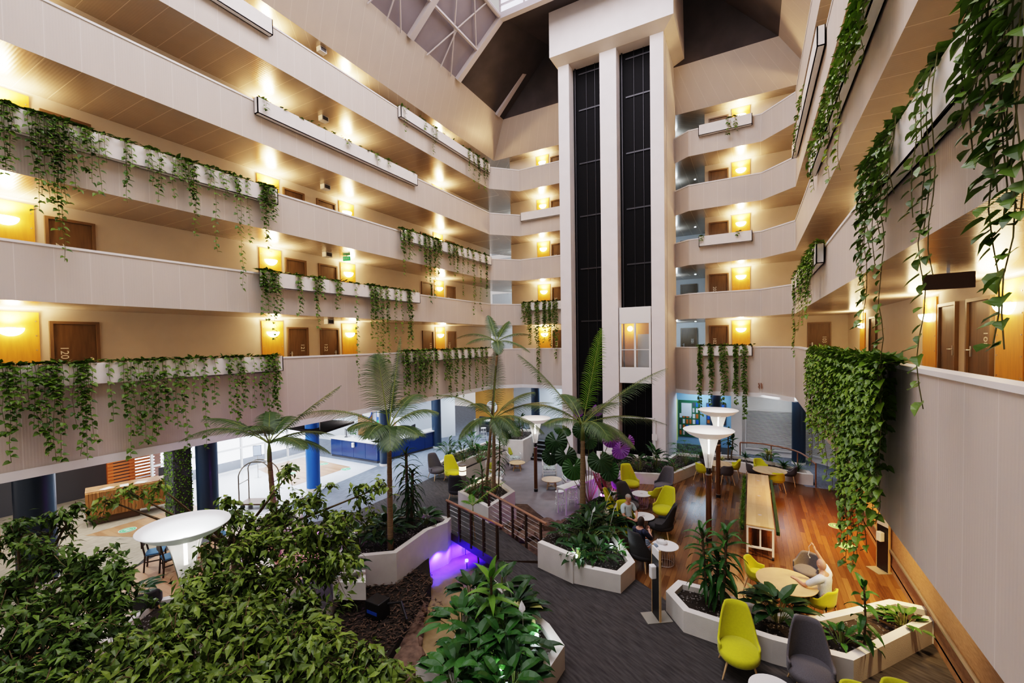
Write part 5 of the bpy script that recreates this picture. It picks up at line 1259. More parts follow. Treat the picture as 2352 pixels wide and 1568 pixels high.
# dark timber dining chairs with blue seats by the left lamp
def dining(px, to, lab, proto=[]):
    p = G(*px); rz = face_rz(p, G(*to))
    if proto: return dup(proto[0], p, rz, lab)
    t = thing('dining_chair', lab, 'chair', p, rz); proto.append(t)
    m = MB(); m.box(-.21, -.21, .43, .21, .2, .48); bevel(m.build('seat', M['seat_blue'], t), .02)
    for x in (-.19, .19):
        m = MB(); m.bar((x, -.19, 0), (x, -.19, .43), .035); m.build('leg', M['dark_wood'], t); m = MB(); m.bar((x, .22, 0), (x, .18, .45), .035); m.bar((x, .18, .45), (x, .26, .92), .035); m.build('leg', M['dark_wood'], t)
    m = MB(); m.box(-.2, .23, .66, .2, .26, .92); m.build('backrest', M['dark_wood'], t); m = MB(); m.box(-.19, -.2, .25, -.17, .2, .28); m.box(.17, -.2, .25, .19, .2, .28); m.build('stretcher', M['dark_wood'], t)
mat('seat_blue', (.05, .14, .25), .7); mat('dark_wood', (.03, .02, .015), .4)
dining((358, 1303), (420, 1290), 'dark timber dining chair with a blue seat, first to the side of the torch lamp'); dining((394, 1314), (450, 1295), 'dark timber dining chair with a blue seat, next to the torch lamp cone')
dining((505, 1262), (440, 1285), 'dark timber dining chair beyond the torch lamp bowl'); dining((545, 1300), (470, 1310), 'dark timber dining chair behind the ficus leaves')
p = G(450, 1300); round_table(p, .5, .74, 'dark_grey', 'dark round dining table under the left torch lamp')
# small spotlights in the planters
def spot(px, z, lab, col=None, e=10, r_=.05):
    p = G(px[0], px[1], z); t = thing('garden_spotlight', lab, 'spotlight', p); m = MB(); m.lathe([(.0, -.02), (r_, 0), (r_, .06), (.0, .06)], 12); m.build('lens', M[col or 'cool_glow'], t); m = MB(); m.tube([(0, 0, -.25), (0, 0, -.01)], .012, 6); m.build('spike', M['black'], t); lamp('POINT', p+Vector((0, 0, .16)), e, {None: (.85, .95, 1), 'purple_glow': (.55, .05, 1), 'blue_glow': (.03, .005, 1), 'warm_shade': (1, .7, .4)}[col], .04)
emis('purple_glow', (.75, .15, 1), 8); emis('blue_glow', (.3, .2, 1), 4)
spot((1322, 1279), .5, 'white spotlight among the peace lilies next to the bridge', e=5); spot((1404, 1255), .5, 'white spotlight in the stepped planter near the seated woman', e=5)
spot((1231, 1463), .5, 'white spotlight among the glossy leaves near the planter rim', e=5); spot((1146, 1549), .55, 'white spotlight at the bottom edge among the glossy leaves', e=5)
spot((1384, 1138), .1, 'purple spotlight shining up on the giant-leaved plant', 'purple_glow', 16, .09); spot((1069, 1258), -.6, 'blue spotlight in the pond under the footbridge', 'blue_glow', 1.5); spot((1072, 1289), -.6, 'second blue spotlight in the pond below the footbridge', 'blue_glow', 1.5)
for px, py in ((1045, 1290), (1080, 1275), (1008, 1305)):
    q = G(px, py, -.8); l = lamp('SPOT', q+Vector((.12, -.1, .5)), 260, (.022, .004, 1), .05, spot=130, blend=.6); aim(l, q)
spot((1095, 1101), .6, 'warm spotlight in the planter near the twin palms', 'warm_shade', 14); spot((733, 1225), .5, 'purple spotlight behind the ficus', 'purple_glow', 25)
l = lamp('SPOT', (2.5, 15.6, 3.3), 1000, (1, .40, .07), .15, spot=95, blend=.9); aim(l, (2.2, 16.4, 0))
l = lamp('SPOT', (2.5, 12.2, 3.3), 620, (1, .58, .22), .15, spot=95, blend=.9); aim(l, (1.9, 12.6, 0))
l = lamp('SPOT', (2.5, 9.8, 3.3), 250, (1, .68, .36), .15, spot=95, blend=.9); aim(l, (2.2, 10.6, 0))
# ================================================================== plants
def blade(m, p, d, up, l, w, droop, segs=5, prof=(.35, .9, 1, .75, .4), fold=.12, mi=0):
    """strap or lance leaf that bends down as it goes"""
    d = Vector(d).normalized(); c = Vector(p); vs = []; fs = []; k = segs
    for i in range(k+1):
        t = i/k; s = d.cross(Vector(up)); s = s.normalized() if s.length > 1e-4 else d.orthogonal().normalized(); n = s.cross(d)
        if i == k: vs.append(c)
        else:
            ww = w/2*prof[min(int(t*len(prof)), len(prof)-1)]
            vs += [c+s*ww+n*fold*w, c, c-s*ww+n*fold*w]
        c = c+d*(l/k); d = (d+Vector((0, 0, -droop/k))).normalized()
    for i in range(k-1):
        b = i*3; fs += [(b, b+1, b+4, b+3), (b+1, b+2, b+5, b+4)]
    b = (k-1)*3; fs += [(b, b+1, b+3), (b+1, b+2, b+3)]
    m.add(vs, fs, mi); return c
def lily(p, h, spread, n, lab, mt='broad_dark', name='peace_lily', leaf=.42, w=.15, flowers=0, seed=1, cat='plant'):
    p = Vector(p); r = random.Random(seed*7+n); t = thing(name, lab, cat, p); st, lf, fl = MB(), MB(), MB()
    for i in range(n):
        a = r.uniform(0, 2*PI); rad = r.random()**.6; hh = h*(1.0-.45*rad)*r.uniform(.6, 1.05); tip = Vector((math.cos(a)*spread*rad*.6, math.sin(a)*spread*rad*.6, hh*.75)); b = Vector((math.cos(a)*.06, math.sin(a)*.06, 0))
        mid = b.lerp(tip, .5)+Vector((0, 0, hh*.12)); st.tube([b, mid, tip], .007, 4, cap=False)
        d = Vector((math.cos(a)*(.35+rad), math.sin(a)*(.35+rad), .55-.3*rad)); l = leaf*r.uniform(.75, 1.15)
        blade(lf, tip, d, (0, 0, 1), l, w*r.uniform(.85, 1.15), r.uniform(.5, 1.2), 5, (.45, .85, 1, .8, .4))
    st.build('stalk', M['stalk'], t); lf.build('foliage', M[mt], t)
    for i in range(flowers):
        a = r.uniform(0, 6.3); q = Vector((math.cos(a)*spread*.35, math.sin(a)*spread*.35, h*1.05)); m = MB(); m.tube([Vector((0, 0, 0)), q*.6, q], .006, 4); blade(m, q, (math.cos(a)*.4, math.sin(a)*.4, 1), (math.cos(a), math.sin(a), .1), .20, .12, .1, 5, (.5, 1, 1, .7, .4)); m.build('flower', M['white_paint'], t)
    return t
def dracaena(p, canes, lab, leaf=.6, w=.075, n=26, mt='broad_mid', seed=1, name='dracaena', droop=1.5, r0=.03):
    p = Vector(p); r = random.Random(seed); t = thing(name, lab, 'plant', p)
    for (dx, dy, h, lo) in canes:
        c = MB(); top = Vector((dx, dy, h)); b = Vector((dx*.6, dy*.6, -.1)); c.tube([b, b.lerp(top, .5)+Vector((.02, -.01, 0)), top], [r0, r0*.9, r0*.75], 8); c.build('cane', M['bark'], t)
        lf = MB()
        for i in range(n):
            f = i/(n-1); z = lo+(h-lo)*f; q = b.lerp(top, (z+.1)/(h+.1)); a = i*2.4+r.uniform(-.3, .3); el = -.15+1.35*f*f+r.uniform(-.12, .12)
            d = Vector((math.cos(a)*math.cos(el), math.sin(a)*math.cos(el), math.sin(el))); blade(lf, q, d, (0, 0, 1), leaf*r.uniform(.75, 1.1)*(1 if f < .85 else .8), w*r.uniform(.8, 1.1), droop*r.uniform(.7, 1.2), 6, (.5, .85, 1, .95, .7, .35))
        lf.build('foliage', M[mt], t)
    return t
def rhapis(p, n, h, lab, mt='broad_mid', seed=1, ll=.38):
    p = Vector(p); r = random.Random(seed); t = thing('fan_palm', lab, 'plant', p); st, lf = MB(), MB()
    for i in range(n):
        a = r.uniform(0, 6.3); el = r.uniform(.5, 1.4); L = h*r.uniform(.5, 1); q = Vector((math.cos(a)*math.cos(el)*L*.8, math.sin(a)*math.cos(el)*L*.8, math.sin(el)*L)); st.tube([Vector((0, 0, 0)), q*.55+Vector((0, 0, .06)), q], .006, 4, cap=False)
        f = Vector((math.cos(a), math.sin(a), .1)).normalized(); s = f.cross(Vector((0, 0, 1))).normalized()
        for k in range(9):
            b = (k-4)/4*1.5; d = f*math.cos(b)+s*math.sin(b)+Vector((0, 0, .15)); blade(lf, q, d, (0, 0, 1), ll*r.uniform(.8, 1.1), .032, 1.0, 4, (.7, 1, .9, .5))
    st.build('stalk', M['stalk'], t); lf.build('foliage', M[mt], t); return t
def rosette(p, n, l, w, lab, mt='broad_light', seed=1, name='bromeliad', droop=1.3):
    p = Vector(p); r = random.Random(seed); t = thing(name, lab, 'plant', p); lf = MB()
    for i in range(n):
        a = i*2.4+r.uniform(-.2, .2); el = .35+.9*(i/n)+r.uniform(-.1, .1); d = Vector((math.cos(a)*math.cos(el), math.sin(a)*math.cos(el), math.sin(el))); blade(lf, d*.03, d, (0, 0, 1), l*r.uniform(.7, 1.1), w, droop*r.uniform(.6, 1.2), 6, (.8, 1, .95, .8, .55, .3))
    lf.build('foliage', M[mt], t); m = MB(); m.lathe([(.02, -.06), (.05, .0), (.04, .06), (.0, .08)], 10); m.build('core', M['stalk'], t); return t
def frond(t, c, tip, arch, ll, mt, r, npair=44, w=.031, start=.16, hang=1.1, name='frond'):
    """one feather leaf: curved rachis with two rows of leaflets"""
    c, tip = Vector(c), Vector(tip); mid = (c+tip)/2+Vector((0, 0, arch)); m = MB(); pts = []
    B = lambda s: c*(1-s)*(1-s)+mid*2*s*(1-s)+tip*s*s
    n = 14
    for i in range(n+1): pts.append(B(i/n))
    m.tube(pts, [.022*(1-.85*i/n) for i in range(n+1)], 5, mi=1, cap=False)
    for i in range(npair):
        s = start+(1-start)*i/(npair-1); q = B(s); tg = (B(min(1, s+.02))-B(s-.02)).normalized(); sd = tg.cross(Vector((0, 0, 1)))
        sd = sd.normalized() if sd.length > .05 else Vector((R3.x, R3.y, 0)).normalized()
        nrm = sd.cross(tg); f = math.sin(PI*min(1, (.16+.84*((s-start)/(1-start))**.8)))**.55; l = ll*max(.18, f)*r.uniform(.92, 1.05)
        for k in (-1, 1):
            d = (sd*k*.95+tg*(.55+.35*s)+nrm*.10+Vector((0, 0, -.12))).normalized()
            blade(m, q, d, nrm, l, w, hang*r.uniform(.8, 1.15), 3, (.8, 1, .6), .05)
    return m.build(name, [M[mt], M['stalk']], t)
def palm(base, crown, fronds, lab, r0=.075, shaft=None, seed=1, ll=.62, mt='palm_leaf', npair=42):
    base, crown = Vector(base), Vector(crown); t = thing('palm_tree', lab, 'palm', base); r = random.Random(seed); c = crown-base
    m = MB(); k = 26; pts, rs = [], []
    for i in range(k+1):
        f = i/k; pts.append(Vector((c.x*f, c.y*f, (c.z-.5)*f))); rs.append(r0*(1.25-.45*f)*(1.06 if i % 2 else .97))
    m.tube(pts, rs, 12); m.build('trunk', M['palm_bark'], t, True)
    m = MB(); m.tube([Vector((c.x, c.y, c.z-.52)), Vector((c.x, c.y, c.z-.2)), c], [r0*.85, r0*.75, r0*.35], 12); m.build('crown_shaft', M['stalk'], t, True)
    for f in fronds:
        px, py, dd, arch = f[:4]
        while DEP(px, py, depth_of(crown)+dd).x < -13.5: dd -= .15
        tip = DEP(px, py, depth_of(crown)+dd)-base
        frond(t, c, tip, arch, ll*(f[4] if len(f) > 4 else 1), f[5] if len(f) > 5 else mt, r, npair)
    return t
def at(px, py, p0, dd=0): return DEP(px, py, depth_of(p0)+dd)
b = G(895, 1290, -.35); b = Vector((-8.75, 8.7, -.38)); cr = at(893, 985, b)
palm(b, cr, [(686, 952, .3, .55), (800, 985, -.6, .35), (897, 1032, -1.3, .55, 1.1), (866, 815, .5, .25, 1.15), (920, 775, .9, .1, .25), (1004, 946, .2, .45), (965, 905, 1.2, .5), (962, 1000, -.8, .3), (845, 1005, -1.2, .4)], 'palm tree with ringed trunk rising from the mulch near the creek', .075, seed=3, ll=.66)
b = Vector((-11.75, 7.38, .0)); cr = at(618, 1018, b)
palm(b, cr, [(415, 1012, -.9, .75), (468, 962, .3, .45), (780, 887, .6, .15), (757, 1040, .2, .5), (766, 998, .9, .4), (620, 945, 1.0, .4), (575, 985, -1.2, .5), (670, 955, 1.2, .4), (700, 1030, -.8, .45)], 'palm tree in front of the entrance glazing, rising behind the ficus', .075, seed=4, ll=.55)
b = Vector((-8.45, 13.7, .4)); cr = at(1134, 960, b)
palm(b, cr, [(997, 908, .4, .55), (1140, 805, .6, .2, .8), (1226, 900, .6, .4), (1056, 1008, -1.0, .55), (1248, 995, -.9, .6), (1270, 925, .8, .4), (1160, 1020, -1.4, .6), (1080, 930, 1.4, .5), (1190, 1000, -1.3, .5)], 'shorter of the twin palms beside the footbridge', .07, seed=5, ll=.62)
b = Vector((-8.95, 13.95, .4)); cr = at(1141, 785, b)
palm(b, cr, [(1047, 778, .3, .5, .8), (1122, 725, .6, .15, .7), (1168, 738, .5, .15, .7), (1221, 770, .3, .35, .8), (1216, 808, -.6, .35, .8), (1146, 812, -.9, .35, .8), (1072, 790, -.7, .35, .8)], 'tallest palm, slender trunk behind the twin palm at the footbridge', .05, seed=6, ll=.5, npair=34)
b = Vector((-4.85, 13.4, .3)); cr = at(1338, 975, b)
palm(b, cr, [(1192, 815, .4, .35), (1380, 757, .2, .0, 1.05, 'palm_bright'), (1528, 847, .5, .35), (1529, 974, .2, .55), (1456, 1028, -1.0, .6), (1207, 930, .6, .45), (1253, 975, -.8, .4), (1400, 1010, -1.3, .55, 1.1), (1290, 905, 1.3, .5), (1420, 925, 1.3, .45)], 'palm with one upright bright frond in front of the lift shafts', .085, seed=7, ll=.72)
b = Vector((-7.3, 10.9, -.7)); cr = at(1086, 1160, b)
palm(b, cr, [(1060, 1150, .2, .1, .4, 'palm_bright'), (1110, 1148, .2, .1, .4, 'palm_bright'), (1082, 1135, .3, .05, .4, 'palm_bright'), (1160, 1105, .2, .1, .35, 'palm_bright')], 'thin young palm growing up past the footbridge railing', .022, seed=8, ll=.4, npair=16)
# giant round-leaved plant; purple light is put into the colour of some leaves
t = thing('giant_leaf_plant', 'plant with giant round pleated leaves, partly lit purple, behind the bright-frond palm', 'plant', (-5.6, 16.2, -.4))
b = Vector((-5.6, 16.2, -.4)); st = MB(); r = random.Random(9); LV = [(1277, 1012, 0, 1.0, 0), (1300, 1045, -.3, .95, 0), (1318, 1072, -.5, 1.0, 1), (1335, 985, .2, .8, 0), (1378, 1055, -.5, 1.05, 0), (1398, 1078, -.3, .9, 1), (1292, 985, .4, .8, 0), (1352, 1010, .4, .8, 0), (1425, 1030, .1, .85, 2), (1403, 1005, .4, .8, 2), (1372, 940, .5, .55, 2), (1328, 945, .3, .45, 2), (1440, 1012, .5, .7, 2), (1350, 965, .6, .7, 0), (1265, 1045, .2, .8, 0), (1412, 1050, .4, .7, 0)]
for i, (px, py, dd, s, k) in enumerate(LV):
    q = DEP(px, py, 16.2+dd)-b; st.tube([Vector((0, 0, 0)), q*.5+Vector((0, 0, .25)), q], .014, 5, cap=False)
    m = MB(); R_ = .42*s; v = (Vector((0, 0, CZ))-(q+b)).normalized(); ax = (v*.8+Vector((r.uniform(-.6, .6), r.uniform(-.6, .6), .35+r.uniform(-.3, .4)))).normalized(); e1 = Vector((0, 0, -1)); e1 = (e1-ax*e1.dot(ax)).normalized(); e2 = ax.cross(e1); n = 34
    vs = [q]
    for ring in (.5, 1):
        for j in range(n):
            a = -2.75+5.5*j/(n-1); rr = R_*ring*(1.0+.10*math.cos(a))*(1 if ring < 1 else 1+.03*(j % 2)); vs.append(q+(e1*math.cos(a)+e2*math.sin(a))*rr-ax*(.10*R_*ring*ring*2-(.03 if j % 2 else 0)*ring))
    fs = [(0, 1+j, 2+j) for j in range(n-1)]+[(1+j, 1+n+j, 2+n+j, 2+j) for j in range(n-1)]
    m.add(vs, fs); o = m.build('giant_leaf', M[('broad_dark', 'broad_mid', 'purple_lit_leaf')[k]] if k < 2 or 'purple_lit_leaf' in M else leafmat('purple_lit_leaf', (.10, .03, .14), (.26, .08, .36), 2), t)
    if k == 2: o['label'] = 'leaf with purple light in its colour'
st.build('stalk', M['stalk'], t)
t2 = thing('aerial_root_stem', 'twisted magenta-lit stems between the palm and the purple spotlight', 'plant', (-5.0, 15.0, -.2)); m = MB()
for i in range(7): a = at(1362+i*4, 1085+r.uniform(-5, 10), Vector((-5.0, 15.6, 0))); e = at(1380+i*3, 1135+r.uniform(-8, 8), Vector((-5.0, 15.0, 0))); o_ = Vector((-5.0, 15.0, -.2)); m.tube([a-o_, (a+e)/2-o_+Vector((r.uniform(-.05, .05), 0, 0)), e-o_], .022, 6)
m.build('stem', mat('magenta_lit_stem', (.30, .05, .10), .6), t2)  # magenta light on the stems is put into their colour
# planters: what grows where
dracaena(G(1640, 1392, .35), [(-.24, .05, 1.55, .45), (.24, -.05, 1.65, .5), (.05, .2, 1.0, .2)], 'large corn plant with two leafy canes in the zigzag planter behind the yellow chair', .60, .10, 30, seed=2, mt='broad_mid', droop=1.8)
lily(G(1775, 1440, .35)+Vector((.1, .25, 0)), .75, .6, 34, 'dark broad-leaved plant between the two tall chairs in the zigzag planter', leaf=.46, w=.2, seed=3)
lily(G(1742, 1400, .35), .6, .45, 10, 'pale variegated plant next to the corn plant in the zigzag planter', 'cream_leaf', 'variegated_plant', .26, .10, seed=4)
dracaena(G(1984, 1490, .35), [(0, 0, 1.15, .15)], 'single-stemmed plant with drooping leaves in the zigzag planter behind the grey chair', .42, .12, 16, seed=5, droop=1.7, r0=.02)
lily(G(1930, 1480, .35), .42, .4, 18, 'low plant at the foot of the single-stemmed plant', 'broad_mid', 'ground_cover_plant', .28, .10, seed=6)
lily(G(2075, 1440, .35), .38, .5, 24, 'low sprawling plant at the gravel end of the zigzag planter', 'broad_mid', 'ground_cover_plant', .26, .11, seed=7)
for i, (px, py, h, s, n, lab, fl) in enumerate(((1345, 1250, .95, .8, 34, 'peace lily clump with a white flower nearest the palm in the stepped planter', 1), (1395, 1235, .9, .75, 32, 'peace lily clump with a white flower beside the seated couple', 1), (1330, 1285, .55, .55, 22, 'low peace lily behind the raised planter wall', 0), (1380, 1200, .8, .7, 26, 'peace lily behind the bright bromeliad', 1), (1308, 1248, .75, .7, 26, 'dark peace lily at the pond edge of the stepped planter', 0), (1362, 1222, .9, .75, 30, 'tallest dark peace lily in the middle of the stepped planter', 0), (1415, 1212, .7, .6, 24, 'dark peace lily against the chair side of the stepped planter', 0), (1402, 1160, .6, .5, 20, 'small dark lily at the narrow end of the stepped planter', 0), (1372, 1285, .5, .5, 20, 'low dark lily at the front edge of the stepped planter', 0))): lily(G(px, py, .35), h, s, n, lab, flowers=fl, seed=10+i)
rosette(G(1372, 1178, .6), 30, .55, .05, 'bright green bromeliad rosette in the stepped planter', seed=12); rosette(G(1352, 1282, .35), 26, .30, .03, 'small grassy tuft near the white spotlight', 'broad_mid', 13, 'grass_tuft'); lily(G(1420, 1270, .35), .35, .4, 20, 'small brown-green plants at the planter corner near the seated woman', 'broad_mid', 'ground_cover_plant', .2, .09, seed=14)
rosette(G(1385, 1120, .3), 22, .45, .05, 'strap-leaved plant behind the purple spotlight', 'broad_dark', 15, 'strap_plant'); rosette(G(1415, 1105, .3), 20, .4, .045, 'dark strap-leaved plant near the tall yellow chair', 'broad_dark', 16, 'strap_plant')
# along the lift tower
for i, (px, py, h, s, n, nm, lab, mt) in enumerate(((1468, 1080, 1.0, .8, 26, 'peace_lily', 'large dark peace lily against the lift tower', 'broad_dark'), (1395, 1090, .55, .6, 22, 'ground_cover_plant', 'low green plants at the left foot of the lift tower', 'broad_mid'), (1430, 1080, .6, .5, 20, 'ground_cover_plant', 'small fern-like plant beside the dark peace lily', 'broad_mid'), (1505, 1075, 1.15, .7, 24, 'peace_lily', 'tall dark peace lily before the right lift column', 'broad_dark'))): lily(G(px, py, .4), h, s, n, lab, mt, nm, .5 if 'lily' in nm else .25, .17 if 'lily' in nm else .07, seed=20+i)
rhapis(G(1575, 1068, .4), 16, 1.15, 'fan-leaved palm beside the brochure boards', seed=3); rhapis(G(1600, 1062, .4), 12, .9, 'second fan-leaved palm nearer the lamp posts', seed=5); lily(G(1545, 1085, .4), .6, .55, 30, 'bushy fern under the fan palms', 'broad_mid', 'fern', .32, .06, seed=25); rosette(G(1520, 1088, .4), 24, .45, .035, 'fern with arching fronds before the right lift column', 'broad_mid', 26, 'fern')
dracaena(G(1672, 1050, .4), [(0, 0, 1.25, .6), (.2, .1, .95, .4)], 'round-leaved plant behind the far lamp', .35, .16, 12, seed=27, mt='broad_dark', droop=.9)
rosette(G(1712, 1052, .4), 24, .42, .05, 'small rosette plant at the start of the curved handrail', 'broad_mid', 28); lily(G(1765, 1060, .4), .7, .6, 30, 'bushy plant with creamy flower heads beside the curved handrail', 'broad_mid', 'flowering_shrub', .3, .11, seed=29)
m = MB(); r = random.Random(30)
rosette(G(1764, 1043, .85), 22, .26, .07, 'creamy white flower head above the bushy plant', 'cream_leaf', 31, 'flower_head', .8); rosette(G(1658, 1055, .5), 14, .22, .06, 'small cream flower head behind the far lamp', 'cream_leaf', 32, 'flower_head', .8)
rosette(G(1800, 1072, .4), 24, .45, .05, 'grey-green rosette plant near the dark column', 'broad_mid', 33); rosette(G(1832, 1080, .4), 40, .62, .03, 'spiky grass-like plant at the planter end', 'broad_mid', 34, 'grass_tuft', 1.0)
# left of the lounge and along the reception carpet
for i, (px, py, h, s, n, lab, mt) in enumerate(((1032, 1052, 1.3, .9, 46, 'tall dark leafy plant behind the grey lounge chair', 'broad_dark'), (1062, 1062, 1.2, .9, 44, 'dense dark plant behind the yellow lounge chair', 'broad_dark'), (1100, 1062, 1.2, 1.0, 46, 'dense green plant left of the wicker chairs', 'broad_mid'), (1085, 1035, 1.3, .9, 44, 'leafy green plant in the middle of the low lounge planter', 'broad_mid'), (1122, 1050, .9, .8, 36, 'bushy fern beside the white wicker armchair', 'broad_mid'))): lily(G(px, py, .25), h, s, n, lab, mt, 'leafy_plant', .42, .11, seed=40+i)
lily(G(1085, 1140, .5), 1.0, .75, 50, 'warm-lit bushy plant in the tall planter at the bridge end', 'broad_mid', 'leafy_plant', .34, .08, seed=50); dracaena(G(1108, 1150, .5), [(0, 0, 1.1, .2)], 'strap-leaved plant leaning over the bridge planter', .5, .06, 24, seed=51)
dracaena(Vector((-8.75, 14.3, .4)), [(.25, 0, 1.9, .7)], 'leafy dracaena growing against the twin palm trunks', .42, .06, 34, seed=52)
t = dracaena((-11.9, 22.6, .5), [(0, 0, 1.15, .5), (-.3, .2, .9, .4)], 'dark broad plant in the tall corner planter at the stairs', .5, .13, 14, seed=53, mt='broad_dark'); rosette((-12.2, 21.7, .5), 20, .5, .06, 'spreading rosette in the tall corner planter', 'broad_dark', 54)
rock(-12.5, 21.5, .62, .3, .25, .2, 77, 'brown stone lying in the tall corner planter')
dracaena(Vector((-9.3, 10.0, .35)), [(0, 0, 2.3, .9), (.15, .1, 1.7, .6)], 'tall dracaena with long drooping leaves on a dark stem beside the reception carpet', .62, .07, 48, seed=55, mt='broad_dark', droop=2.1, r0=.055)
for i, (x, y, h, s, n, lab) in enumerate(((-9.2, 9.0, .9, .8, 30, 'dark broad-leaved plant at the foot of the tall dracaena'), (-9.6, 8.4, .8, .7, 26, 'dark leaves in the white planter nearest the ficus'), (-8.95, 10.4, .5, .5, 18, 'glossy dark leaves hanging over the white planter wall'), (-9.7, 9.7, .7, .7, 24, 'dark plant on the carpet side of the white planter'), (-8.75, 7.15, .65, .5, 16, 'dark plant in the small low white planter'))): lily((x, y, .35), h, s, n, lab, leaf=.48, w=.19, seed=60+i)
# foreground glossy plants
FG = [(1150, 1335, .9, .75, 26, 'broad_dark'), (1085, 1350, .8, .6, 22, 'broad_dark'), (1060, 1420, .9, .7, 26, 'broad_mid'), (1130, 1440, 1.1, .8, 28, 'broad_mid'), (1190, 1395, .75, .5, 24, 'broad_dark'), (1150, 1490, 1.0, .7, 30, 'broad_mid'), (1090, 1500, 1.0, .8, 30, 'broad_mid'), (1205, 1470, .7, .45, 22, 'broad_dark'), (1050, 1560, .9, .8, 28, 'broad_mid'), (1150, 1590, .9, .9, 34, 'broad_mid'), (1185, 1555, .75, .5, 24, 'broad_dark')]
FGL = ['at the back beside the walkway', 'overhanging the creek at the back', 'overhanging the creek in the middle', 'in the centre with the brightest leaves', 'beside the walkway kerb', 'in front of the bright centre plant', 'low over the creek', 'with a white-lit leaf by the planter rim', 'lowest over the creek', 'at the bottom edge in the middle', 'at the bottom edge by the rim']
for i, (px, py, h, s, n, mt) in enumerate(FG):
    q = G(px, py+40, .3); lily(q, h, s, n, 'big glossy-leaved plant '+FGL[i], mt, 'glossy_plant', .46, .2, flowers=1 if i in (4, 7) else 0, seed=70+i)
dracaena(G(1130, 1470, .3), [(0, 0, 1.25, .5)], 'corn plant with a bright upright rosette in the foreground planter', .6, .13, 20, seed=82, mt='broad_light', droop=1.1); lily(G(1205, 1440, .35), .7, .35, 6, 'cream-variegated leaves beside the walkway kerb', 'cream_leaf', 'variegated_plant', .3, .14, seed=83)
# ------------------------------------------------------------------ ficus trees
def ficus(base, blobs, lab, seed, mt='ficus_leaf', leaf=.165):
    """blobs: (px, py, depth, radius, leaves): leafy boughs of the crown"""
    base = Vector(base); r = random.Random(seed); t = thing('ficus_tree', lab, 'tree', base); br, lf = MB(), MB(); top = Vector((0, 0, 1.6)); seen = []
    br.tube([Vector((0, 0, -.1)), Vector((.05, .02, .8)), top], [.09, .07, .055], 8)
    for (px, py, dp, R_, n) in blobs:
        c = DEP(px, py, dp)-base; br.tube([top+Vector((0, 0, -.3)), (top+c)/2+Vector((0, 0, -.15)), c], [.04, .028, .012], 6)
        k = max(4, n//26)
        for j in range(k):
            while True:
                d = Vector((r.uniform(-1, 1), r.uniform(-1, 1), r.uniform(-.8, .8)))
                if d.length < 1: break
            e = c+d*R_; tw = [c+d*R_*.1, (c+e)/2+Vector((0, 0, .08)), e+Vector((0, 0, -.02-.10*d.length)), e+d.normalized()*.22*R_+Vector((0, 0, -.16))]; br.tube(tw, [.008, .006, .004, .002], 4, cap=False)
            for _ in range(n//k):
                s = r.uniform(.15, 3); a = min(int(s), 2); q = tw[a].lerp(tw[a+1], s-a)+Vector((r.gauss(0, .05), r.gauss(0, .05), r.gauss(0, .035)))
                dd = Vector((r.uniform(-1, 1), r.uniform(-1, 1), r.uniform(-.9, .15))).normalized(); nn = (Vector((r.uniform(-.5, .5), r.uniform(-.5, .5), 1))); nn = (nn-dd*nn.dot(dd)).normalized(); l = leaf*r.uniform(.65, 1.15)
                sd = dd.cross(nn); w = l*.22; lf.add([q, q+dd*l*.42+sd*w+nn*l*.05, q+dd*l*.42-sd*w+nn*l*.05, q+dd*l-nn*l*.18, q+dd*l*.42], ((0, 1, 4), (0, 4, 2), (1, 3, 4), (4, 3, 2)))
    br.build('branch', M['bark'], t); lf.build('foliage', M[mt], t); return t
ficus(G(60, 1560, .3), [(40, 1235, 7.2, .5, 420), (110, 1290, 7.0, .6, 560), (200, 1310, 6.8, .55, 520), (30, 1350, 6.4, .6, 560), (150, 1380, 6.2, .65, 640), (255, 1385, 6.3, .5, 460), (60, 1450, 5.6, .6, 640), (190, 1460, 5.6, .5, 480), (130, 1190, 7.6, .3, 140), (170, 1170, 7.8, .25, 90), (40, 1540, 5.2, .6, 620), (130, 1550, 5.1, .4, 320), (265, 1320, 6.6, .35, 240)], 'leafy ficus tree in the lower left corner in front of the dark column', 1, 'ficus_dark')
ficus((-9.9, 5.2, .35), [(640, 1190, 8.2, .55, 420), (720, 1150, 8.3, .5, 300), (560, 1200, 8.0, .45, 260), (600, 1260, 7.4, .6, 560), (710, 1240, 7.6, .6, 540), (780, 1200, 8.0, .45, 260), (520, 1160, 8.2, .3, 110), (820, 1140, 8.2, .35, 120), (665, 1085, 8.4, .3, 110), (500, 1290, 7.2, .5, 420), (650, 1330, 6.9, .65, 640), (750, 1310, 7.2, .5, 420), (560, 1340, 6.7, .55, 520), (455, 1350, 6.7, .4, 300), (700, 1400, 6.6, .55, 520), (760, 1250, 7.6, .4, 260), (870, 1120, 8.4, .25, 60), (610, 1420, 6.2, .6, 560), (300, 1130, 7.9, .3, 90), (250, 1150, 7.8, .22, 50), (370, 1120, 8.0, .22, 50), (470, 1190, 7.9, .25, 60)], 'largest leafy ficus tree, its crown spreading over the lobby carpet', 2)
ficus((-7.2, 2.7, -.3), [(480, 1430, 5.6, .5, 520), (400, 1480, 5.2, .5, 520), (560, 1470, 5.3, .55, 600), (660, 1480, 5.3, .5, 520), (300, 1500, 5.0, .4, 380), (740, 1470, 5.5, .4, 320), (350, 1560, 4.8, .55, 600), (480, 1550, 4.8, .55, 620), (600, 1560, 4.8, .55, 620), (720, 1550, 5.0, .5, 460), (830, 1500, 5.3, .35, 230), (820, 1560, 5.0, .4, 330), (900, 1545, 5.1, .3, 190), (240, 1560, 4.8, .35, 260), (420, 1400, 5.9, .35, 260)], 'leafy ficus bough filling the bottom edge of the picture', 3)
